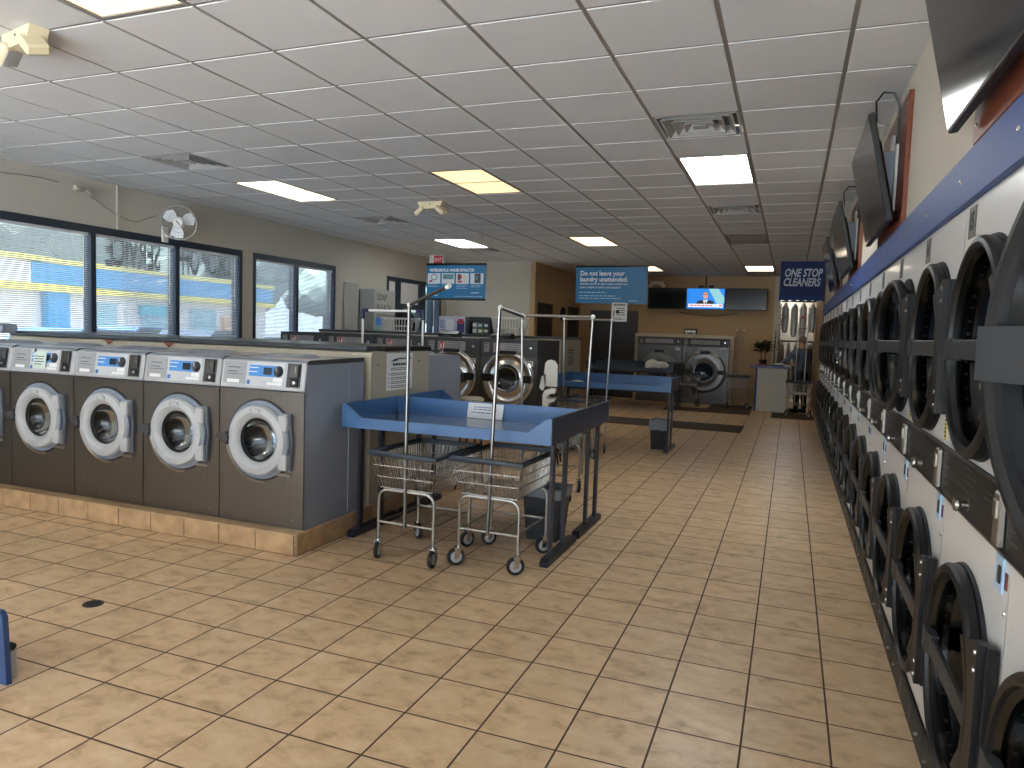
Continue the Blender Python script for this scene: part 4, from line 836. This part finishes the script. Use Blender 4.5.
for k in range(4): q = MB(); lines(q, -h + .03 + k * .242, -h + .22 + k * .242, H - .295, (2, 1, 3, 2)[k], .025, .008, -.0086); q.build('caption', M_pale, t, 0)
for a in ((-h + .03, -h + .24, .055, .02), (0, h - .02, .035, .01), (.27, .42, .095, .018)): q = MB(); lines(q, a[0], a[1], a[2], 1, .03, a[3], -.0086); q.build('small_print', M_pale, t, 0)
t, h, H = hang_sign('hanging_sign', 'blue hanging sign about laundry left unattended', -4.2, -2.72, 14.4, 2.26, 2.99, (-.54, 0, .54))
text('Do not leave your', .135, M_wtxt, t, (-h + .085, -.0095, H - .125), FRONT, bold=.002, width=.92); text('laundry unattended.', .135, M_wtxt, t, (-h + .085, -.0095, H - .245), FRONT, bold=.002, width=.92)
text('Attendant reserves the right to empty machine when', .062, M_wtxt, t, (-h + .085, -.0095, H - .335), FRONT, width=.74); text('cycle is complete if machine is left unattended.', .062, M_wtxt, t, (-h + .085, -.0095, H - .405), FRONT, width=.74)
for a in ((-h + .08, -h + .7, H - .5, 1, .018), (-h + .08, -h + .97, H - .57, 2, .016), (h - .36, h - .14, .07, 1, .025)): q = MB(); lines(q, a[0], a[1], a[2], a[3], .05, a[4], -.0086); q.build('small_print', M_pale, t, 0)
q = MB(); q.box(-.16, .16, -.002, 0, -.38, 0); lines(q, -.12, .12, -.03, 1, .04, .03, -.0022, 1, 0); q.box(-.12, -.1, -.0028, -.002, -.28, -.16, 1); q.box(-.07, .0, -.0028, -.002, -.22, -.15, 1); lines(q, -.06, .12, -.1, 4, .045, .02, -.0022, 1, .1); lines(q, -.13, .13, -.3, 2, .03, .012, -.0022, 1)
q.build('hung_notice', [M_paper, M_ink], None, 0, (-3.265, 14.385, 2.28), (0, 0, 0), label='small white printed notice hanging below the blue attendant sign', cat='notice')
# cleaners sign at the nook
t = thing('cleaners_sign', 'dark blue sign reading ONE STOP CLEANERS over the counter nook', 'sign', (.17, 15.18, 2.53)); Bm = mat('sign_royal', (14, 36, 90), .7, 0, .06)
q = MB(); q.box(-.43, .39, 0, .05, 0, .645, 0, .004); q.build('panel', Bm, t, 0)
q = MB()
P = [(-.43, 0), (.39, 0), (.39, -.13)] + [(.39 - .82 * k / 12, -.13 + (.025 if k % 2 else 0)) for k in range(1, 12)] + [(-.43, -.13)]
q.prism(P, -.012, .012, 'y'); q.build('valance', mat('valance_navy', (24, 50, 112), .7, 0, .1), t, 0)
text('ONE STOP', .215, mat('sign_silver', (196, 204, 212), .5), t, (-.02, -.002, .415), FRONT, align='CENTER', shear=.22, bold=.006, width=.66); text('CLEANERS', .215, mat('sign_silver', (196, 204, 212)), t, (-.04, -.002, .235), FRONT, align='CENTER', shear=.22, bold=.006, width=.66)

# ================================================================== BACK WALL
G0 = big_washer('large_washer', 'x', 'large washers in the back wall', 1.12, .42, 1.62, 1.42, .80, .5, M_dsteel, M_sidedk, False)
G0.location = (-1.94, 18.2, 0); G0['label'] = 'large grey washer in the back wall, its round door fully in view'
dup(G0, (-3.06, 18.2, 0), 0, 'large grey washer in the back wall behind the dark folding tables')
t = thing('machine_surround', 'pale panel surround framing the two large back washers', 'panel', (0, 0, 0)); q = MB(); q.box(-3.7, -1.27, 18.24, YB - .01, 1.625, 1.70, 0, .004); q.build('top_board', M_cream, t, 0)
for x0, x1 in ((-1.378, -1.27), (-3.7, -3.622)): q = MB(); q.box(x0, x1, 18.24, YB - .01, 0, 1.624, 0, .004); q.build('side_board', mat('surround_tan', (170, 156, 132), .5), t, 0)
EM = lambda n, c, s: mat(n, c, .4, 0, .02, 20, 0, s)
for n, (lb, x0, x1) in enumerate((('black screen left of the lit one on the back wall', -3.44, -2.49), ('lit screen showing a news presenter on the back wall', -2.48, -1.555), ('black screen right of the lit one on the back wall', -1.545, -.58))):
    t = thing('wall_screen', lb, 'television', ((x0 + x1) / 2, 18.35, 2.33), 0, 'screens on the back wall'); h = (x1 - x0) / 2
    q = MB(); q.box(-h, h, 0, .06, 0, .53, 0, .006); q.box(-h + .012, h - .012, -.001, .002, .018, .518, 1); q.build('screen_body', [M_black, M_tv], t, 20)
    q = MB(); q.box(-.15, .15, .06, .295, .1, .4); q.build('wall_bracket', M_black, t)
    if n == 1:
        a, b, z0, z1 = -h + .014, h - .014, .02, .516; q = MB(); q.box(a, b, -.004, -.001, z0, z1); S_ = q.build('picture', EM('tv_blue', (24, 120, 214), .75), t, 0)
        q = MB(); q.prism([(.06, z1), (.3, z1), (b, .3), (b, .16), (.28, .14)], -.006, -.004, 'y'); q.build('studio_panel', EM('tv_teal', (132, 186, 196), .7), S_, 0)
        q = MB(); q.prism([(-.22, .14), (-.2, .2), (-.12, .235), (.1, .235), (.19, .2), (.22, .14)], -.008, -.006, 'y'); q.build('suit', EM('tv_suit', (18, 20, 30), .5), S_, 0)
        q = MB(); q.prism([(-.06, .235), (-.03, .15), (.02, .15), (.06, .235)], -.009, -.008, 'y'); q.prism([(-.012, .215), (-.02, .15), (.01, .15), (.012, .215)], -.0095, -.009, 'y', 1); q.build('collar', [EM('tv_white', (226, 228, 234), .7), EM('tv_suit', (18, 20, 30), .5)], S_, 0)
        q = MB(); q.lathe([(0, -.01), (.062, -.009), (.068, -.008)], (0, 0, 0), 'y', 20); q.box(-.05, .05, -.0125, -.0105, .01, .022, 1); q.lathe([(.071, -.0088), (.05, -.0088)], (0, 0, .004), 'y', 20, 2, 0, pi); o = q.build('face', [EM('tv_skin', (206, 150, 126), .6), EM('tv_suit', (18, 20, 30), .5), EM('tv_hair', (120, 110, 104), .5)], S_, 0, (0, 0, .345)); o.scale = (.9, 1, 1.25)
        q = MB(); q.box(a + .04, b - .03, -.012, -.009, .06, .14); lines(q, a + .07, .24, .115, 1, .05, .03, -.0122, 1, .1); q.box(b - .12, b - .05, -.0135, -.012, .085, .12, 1); q.build('ticker', [EM('tv_white', (226, 228, 234), .7), EM('tv_red', (200, 70, 80), .6)], S_, 0)
q = MB(); q.cyl((-2.03, 18.4, 2.86), (-2.03, 18.4, ZC), .014, n=8); q.box(-2.2, -2.08, 18.3, 18.42, 2.865, 2.92); q.box(-1.95, -1.83, 18.3, 18.42, 2.865, 2.92)
q.build('ceiling_pole', M_black, None, 20, label='thin black ceiling pole above the lit screen on the back wall', cat='pole')
q = MB(); q.tube([(-2.7 + .12 * k, YB - .02, 2.27 - .09 * sin(pi * k / 12)) for k in range(13)], .007, 5); q.build('hanging_cable', M_ink, None, label='thin cable sagging under the screens on the back wall', cat='cable')

# ================================================================== COUNTER AND NOOK
t = thing('service_counter', 'white fronted counter with blue side and blue top at the back right', 'counter', (-.365, 17.1, 0))
q = MB(); q.box(-.335, .335, 0, 1.2, .02, 1.0, 0, .004); q.build('body', M_blue, t, 0); q = MB(); q.box(-.29, .335, -.012, 0, .02, 1.0, 0, .003); q.build('front_panel', mat('counter_white', (206, 206, 196), .5), t, 0)
q = MB(); q.box(-.45, .40, -.09, 1.24, 1.0, 1.05, 0, .006); q.build('worktop', mat('counter_top_blue', (44, 70, 118), .35), t, 0)
t = thing('potted_plant', 'dark leafy potted plant on the counter', 'plant', (-.56, 17.28, 1.051)); q = MB(); q.lathe([(0, 0), (.07, 0), (.09, .12), (.095, .13), (.08, .13), (0, .11)], (0, 0, 0), 'z', 20); q.build('pot', M_black, t)
q = MB()
for s in (-.06, .06): q.tube([(s * .5, 0, .1), (s, .02, .36)], .012, 6)
q.build('stem', M_bark, t); q = MB()
for k in range(120):
    a = random.uniform(0, 2 * pi); b = Vector((random.choice((-.07, .07)), 0, random.uniform(.28, .48))); L = random.uniform(.16, .26); up = random.uniform(.2, 1.1)
    pts = [b, b + Vector((cos(a) * L * .5, sin(a) * L * .5, L * .5 * up)), b + Vector((cos(a) * L, sin(a) * L, L * .45 * up))]; n_ = Vector((-sin(a), cos(a), 0))
    vs = [q.v(pts[0]), q.v(pts[1] + n_ * .03), q.v(pts[2]), q.v(pts[1] - n_ * .03)]; q.f(vs)
q.build('foliage', M_leaf, t, 0)
q = MB(); q.box(-.11, .11, -.09, .09, 0, .03, 0, .004); q.box(-.1, .1, -.08, .08, .03, .06, 1, .004); q.build('paper_stack', [mat('tray_navy', (30, 36, 60), .5), M_paper], None, 0, (-.22, 17.3, 1.051), label='stack of white paper in a dark tray on the counter', cat='papers')
q = MB(); q.box(-.16, .1, -.08, .06, 0, .03, 0, .006); q.build('magenta_folder', mat('folder_magenta', (130, 60, 96), .5), None, 0, (-.55, 17.085, 1.051), label='dull magenta folder at the front edge of the counter', cat='folder')
t = thing('bead_garland', 'thin post wound with a beaded garland at the nook corner', 'garland', (-.26, 18.5, 0)); q = MB(); q.cyl((0, 0, 1.2), (0, 0, 2.5), .012, n=8); q.cyl((0, 0, 0), (0, 0, 1.2), .015, n=8); q.build('post', M_bark, t); q = MB()
for k in range(60): a = k * .9; q.sphere((.03 * cos(a), .03 * sin(a), 1.2 + k * .021), .013, k % 4 == 0, 1)
q.build('beads', [mat('bead_dark', (80, 72, 62), .3), M_wtxt], t)
t = thing('counter_post', 'slim dark upright with a bright tip standing on the counter', 'post', (-.33, 17.5, 1.051)); q = MB(); q.cyl((0, 0, 0), (0, 0, .78), .013, n=8); q.build('post', M_bark, t); q = MB(); q.lathe([(0, 0), (.06, 0), (.06, .012), (.014, .02)], (0, 0, 0), 'z', 16); q.build('foot', M_black, t); q = MB()
for z in (.6, .68, .73): q.sphere((-.012, -.012, z), .014, 0, 1)
q.build('bulb', M_wtxt, t)
t = thing('garment_rail', 'dark garment rail across the nook behind the counter', 'rail', (0, 19.8, 0)); q = MB(); q.cyl((-.28, 0, 1.62), (.54, 0, 1.62), .022, n=10); q.build('rail', M_black, t); q = MB()
for x in (-.27, .53): q.cyl((x, 0, 0), (x, 0, 1.62), .016, n=8)
q.build('upright', M_black, t)
BG = ['leftmost', 'second from the left', 'middle', 'second from the right', 'rightmost']
for k in range(5):
    t = thing('garment_bag', 'plastic-wrapped garment on the nook rail, %s of five' % BG[k], 'garment', (-.2 + .165 * k, 19.8, 0), 0, 'wrapped garments on the nook rail'); q = MB(); R = []
    for z, a in ((.55, .062), (.9, .068), (1.3, .064), (1.5, .05), (1.57, .02)): R.append([q.v((a * cos(i * pi / 6) * (1 + random.uniform(-.12, .12)), .24 * a / .08 * sin(i * pi / 6), z)) for i in range(12)])
    q.loft(R); q.build('bag', M_bag if k % 2 else mat('bag_grey', (150, 150, 146), .3, 0, .3, 10, .5), t, 50); q = MB(); q.tube([(0, 0, 1.56), (0, 0, 1.63), (.0, .02, 1.66), (0, .035, 1.64)], .004, 5); q.build('hanger_hook', M_chrome, t)
t = thing('garment_rail', 'higher dark rail of white plastic bags near the nook ceiling', 'rail', (0, 19.5, 0)); q = MB(); q.cyl((-.28, 0, 2.62), (.54, 0, 2.62), .02, n=10); q.build('rail', M_black, t); q = MB()
for x in (-.26, .52): q.cyl((x, 0, 2.62), (x, 0, ZC), .008, n=6)
q.build('drop_rod', M_black, t)
for k in range(4):
    t = thing('garment_bag', 'large white plastic bag on the higher nook rail, %s' % ('leftmost', 'second from the left', 'with a red label', 'rightmost')[k], 'garment', (-.16 + .21 * k, 19.5, 0), 0, 'bags on the higher nook rail'); q = MB(); R = []; dz = (.1, 0, -.1, .12)[k]
    for z, a in ((1.75 + dz, .06), (1.95 + dz, .085), (2.25, .088), (2.45, .08), (2.57, .02)): R.append([q.v((a * cos(i * pi / 7) * random.uniform(.75, 1.15), .16 * sin(i * pi / 7), z + random.uniform(-.03, .03))) for i in range(14)])
    q.loft(R); q.build('bag', M_bag, t, 30); q = MB(); q.tube([(0, 0, 2.56), (0, 0, 2.63), (0, .02, 2.66), (0, .035, 2.64)], .004, 5); q.build('hanger_hook', M_chrome, t)
    if k == 2: q = MB(); q.box(-.05, .04, -.17, -.155, 2.2, 2.27); q.build('red_label', M_red, t, 0)
# ------------------------------------------------------------------ the person at the counter
def skin_fig(name, V, Ed, Rr, m, parent, root=0, sub=1):
    me = bpy.data.meshes.new(name); me.from_pydata(V, Ed, []); o = bpy.data.objects.new(name, me); COL.objects.link(o); o.parent = parent
    md = o.modifiers.new('skin', 'SKIN'); md.use_smooth_shade = True
    if not me.skin_vertices: me.attributes.new('skin', 'FLOAT', 'POINT')
    for i, r in enumerate(Rr): me.skin_vertices[0].data[i].radius = r if isinstance(r, tuple) else (r, r)
    me.skin_vertices[0].data[root].use_root = True
    s = o.modifiers.new('sub', 'SUBSURF'); s.levels = sub; s.render_levels = sub; me.materials.append(m); return o
t = thing('person', 'person in a slate shirt standing at the counter with one arm on it', 'person', (.27, 17.62, 0), rad(38))
V = [(0, 0, .93), (0, 0, 1.1), (0, -.01, 1.28), (0, 0, 1.40), (0, .01, 1.48), (0, .03, 1.56), (0, .035, 1.66)]; Ed = [(i, i + 1) for i in range(6)]; Rr = [(.11, .08), (.115, .085), (.13, .095), (.1, .07), .05, (.07, .085), (.066, .08)]
def limb(start, pts, rs):
    p = start
    for c, r in zip(pts, rs): V.append(c); Rr.append(r); Ed.append((p, len(V) - 1)); p = len(V) - 1
    return p
def hand(p, w, d, side, curl):
    d = Vector(d).normalized(); s = Vector(side).normalized(); n_ = d.cross(s); pm = Vector(w) + d * .05; V.append(tuple(pm)); Rr.append((.034, .016)); Ed.append((p, len(V) - 1)); k = len(V) - 1
    for i, l in enumerate((.07, .08, .075, .058)):
        b = pm + d * .035 + s * (.03 - .02 * i); a = k
        for f, cz in ((0, 0), (.55, .25), (1, 1)): V.append(tuple(b + d * l * f - Vector((0, 0, curl * cz * l)))); Rr.append(.009 - .002 * f); Ed.append((a, len(V) - 1)); a = len(V) - 1
    a = k
    for f in (.3, 1): V.append(tuple(pm + s * (.03 + .03 * f) + d * (.045 * f - .02))); Rr.append(.010 - .002 * f); Ed.append((a, len(V) - 1)); a = len(V) - 1
LA = [(-.17, .0, 1.40), (-.30, .09, 1.22), (-.40, .22, 1.10)]; RA = [(.17, 0, 1.40), (.22, .06, 1.15), (.08, .24, 1.1)]
e = limb(3, LA, (.06, .045, .03)); hand(e, LA[-1], (-.4, .9, -.12), (.9, .4, 0), .15)
e = limb(3, RA, (.06, .045, .03)); hand(e, RA[-1], (-.7, .5, -.1), (.3, .6, .7), .2)
for s in (-1, 1): e = limb(0, [(s * .09, 0, .86), (s * .1, .01, .5), (s * .11, -.02, .09), (s * .115, .06, .04)], (.07, .05, .034, .026))
skin_fig('body', V, Ed, Rr, M_skin, t)
V = [(0, 0, .80), (0, 0, 1.1), (0, -.01, 1.28), (0, 0, 1.40), (0, .005, 1.45)]; Ed = [(i, i + 1) for i in range(4)]; Rr = [(.19, .14), (.172, .13), (.18, .135), (.135, .1), .075]; limb(3, [LA[0], LA[1], (-.395, .213, 1.105)], (.085, .07, .05)); limb(3, [RA[0], RA[1], (.095, .225, 1.105)], (.085, .07, .05)); skin_fig('shirt', V, Ed, Rr, M_shirt, t)
V = [(0, 0, 1.06), (0, 0, .92)]; Ed = [(0, 1)]; Rr = [(.14, .105), (.165, .12)]
for s in (-1, 1): limb(1, [(s * .09, 0, .84), (s * .1, .01, .5), (s * .11, -.02, .06)], (.11, .078, .06))
skin_fig('trousers', V, Ed, Rr, M_trous, t)
for s in (-1, 1): q = MB(); q.sphere((s * .115, .06, .045), 1, 0, 2, (.055, .14, .045)); q.box(s * .115 - .05, s * .115 + .05, -.06, .18, 0, .02, 0, .008); q.build('shoe', M_black, t, 50)
q = MB(); q.sphere((0, .01, 1.655), 1, 0, 3, (.09, .105, .095), .02)
for v in q.b.verts:
    if v.co.y > .07 and v.co.z < 1.70: v.co.y = .05
    if v.co.z < 1.58: v.co.z = 1.58
q.build('hair', M_hair, t, 70)
q = MB(); q.prism([(.1, 1.62), (.135, 1.585), (.112, 1.57)], -.012, .012, 'x')
for s in (-1, 1): q.sphere((s * .028, .112, 1.635), .011, 1, 1); q.sphere((s * .078, .025, 1.615), 1, 0, 2, (.012, .02, .03))
q.tube([(-.022, .108, 1.545), (0, .116, 1.543), (.022, .108, 1.545)], .005, 5, 2); q.build('face_features', [M_skin, M_ink, mat('lips', (156, 92, 84), .5)], t, 50)

# ================================================================== OUTSIDE THE WINDOWS
q = MB(); q.box(-90, XL - .2, -40, 120, -.2, -.05); struct('ground_outside', q, M_asph)
q = MB(); q.box(-80, 60, -60, YF - .2, -.2, -.05); struct('ground_front', q, mat('concrete', (206, 206, 204), .9, 0, .1, 2))
A = math.atan2(.99, -.15)
t = thing('shop_building', 'white shop with a blue and yellow fascia across the street, seen through the blinds', 'building', (-30.85, 20.34, 0), A)
q = MB(); q.box(-14, 20.6, .3, 9, -.05, 3.9); q.build('wall', M_shopw, t, 0)
q = MB(); q.box(1.34, 20.6, -.25, .3, 3.08, 4.02, 0, .02); q.build('blue_fascia', M_cblue, t, 0); q = MB(); q.box(-14, 1.34, -.2, .3, 3.08, 4.02); q.build('white_fascia', M_shopw, t, 0)
q = MB(); q.box(-14, 20.7, -.3, .3, 4.03, 4.28); q.build('upper_stripe', M_yel, t, 0); q = MB(); q.box(-14, 20.9, -.3, .3, 2.78, 3.07); q.build('lower_stripe', M_yel, t, 0)
q = MB(); q.box(2.3, 3.5, -.1, .25, -.05, 2.77); q.build('blue_pillar', M_cblue, t, 0)
for a, b in ((5.5, 6.8), (8.5, 10.5), (12.5, 15), (17, 18.5)): q = MB(); q.box(a, b, .25, .3, .6, 2.4); q.build('shop_window', mat('shop_glass', (150, 186, 196), .15), t, 0)
q = MB(); q.box(8.3, 10.4, .1, .24, 1.9, 2.45); q.build('cyan_sign', mat('sign_cyan', (40, 180, 200), .5), t, 0)
q = MB(); q.prism([(7.2, 3.7), (7.8, 3.7), (7.4, 3.55)], -.3, -.26, 'y'); q.prism([(9.0, 3.8), (9.9, 3.9), (9.2, 3.55)], -.3, -.26, 'y'); q.build('fascia_mark', M_wtxt, t, 0)
q = MB(); q.box(15.5, 17.0, .0, .29, .7, 2.0); q.build('poster', mat('poster_peach', (226, 178, 140), .6), t, 0)
def car(lb, loc, rz, col):
    t = thing('parked_car', lb, 'car', loc, rz, 'cars parked outside'); q = MB(); q.prism([(-2.1, .25), (2.1, .25), (2.15, .6), (2.05, .78), (1.2, .92), (.7, 1.38), (-.9, 1.42), (-1.6, .95), (-2.1, .85)], -.85, .85, 'y'); q.build('body', mat('car_' + str(col[0]), col, .25, .1, .02), t, 20)
    q = MB(); q.prism([(1.1, .93), (.68, 1.33), (-.85, 1.37), (-1.45, .97)], -.86, .86, 'y'); q.build('window', M_tv, t, 0)
    for x in (-1.3, 1.3):
        for y in (-.8, .8): q = MB(); q.lathe([(0, -.1), (.18, -.1), (.3, -.09), (.32, 0), (.3, .09), (.18, .1), (0, .1)], (x, y, .28), 'y', 20); q.build('wheel', M_rubber, t)
    return t
car('slate blue car parked outside the left pane of the long window', (-16, 12.5, -.04), rad(100), (58, 78, 112)); car('grey car parked outside the right pane of the long window', (-17, 17.5, -.04), rad(102), (72, 78, 88)); car('dark blue car parked beyond the middle pane of the long window', (-22, 19.5, -.04), rad(95), (70, 96, 150))
def tree(lb, x, y, h, r):
    t = thing('street_tree', lb, 'tree', (x, y, -.05), 0, 'trees behind the shop'); q = MB(); q.cyl((0, 0, 0), (0, 0, h * .6), .25, .12, 8); q.build('trunk', M_bark, t); q = MB()
    for k in range(9): q.sphere((random.uniform(-.42, .42) * r, random.uniform(-.42, .42) * r, h * .62 + random.uniform(-.35, .4) * r), r * random.uniform(.45, .7), 0, 3, (1, 1, 1), .09)
    q.build('crown', M_crown, t, 0)
for k in range(14): tree('green tree behind the shop across the street, %s' % ('leftmost of the row' if k == 0 else 'rightmost of the row' if k == 13 else '%s from the left' % ORD[k]), -58 + (k % 2), 14 + 13 * k, 12 + (k * 37 % 5) * .5, 6.0)
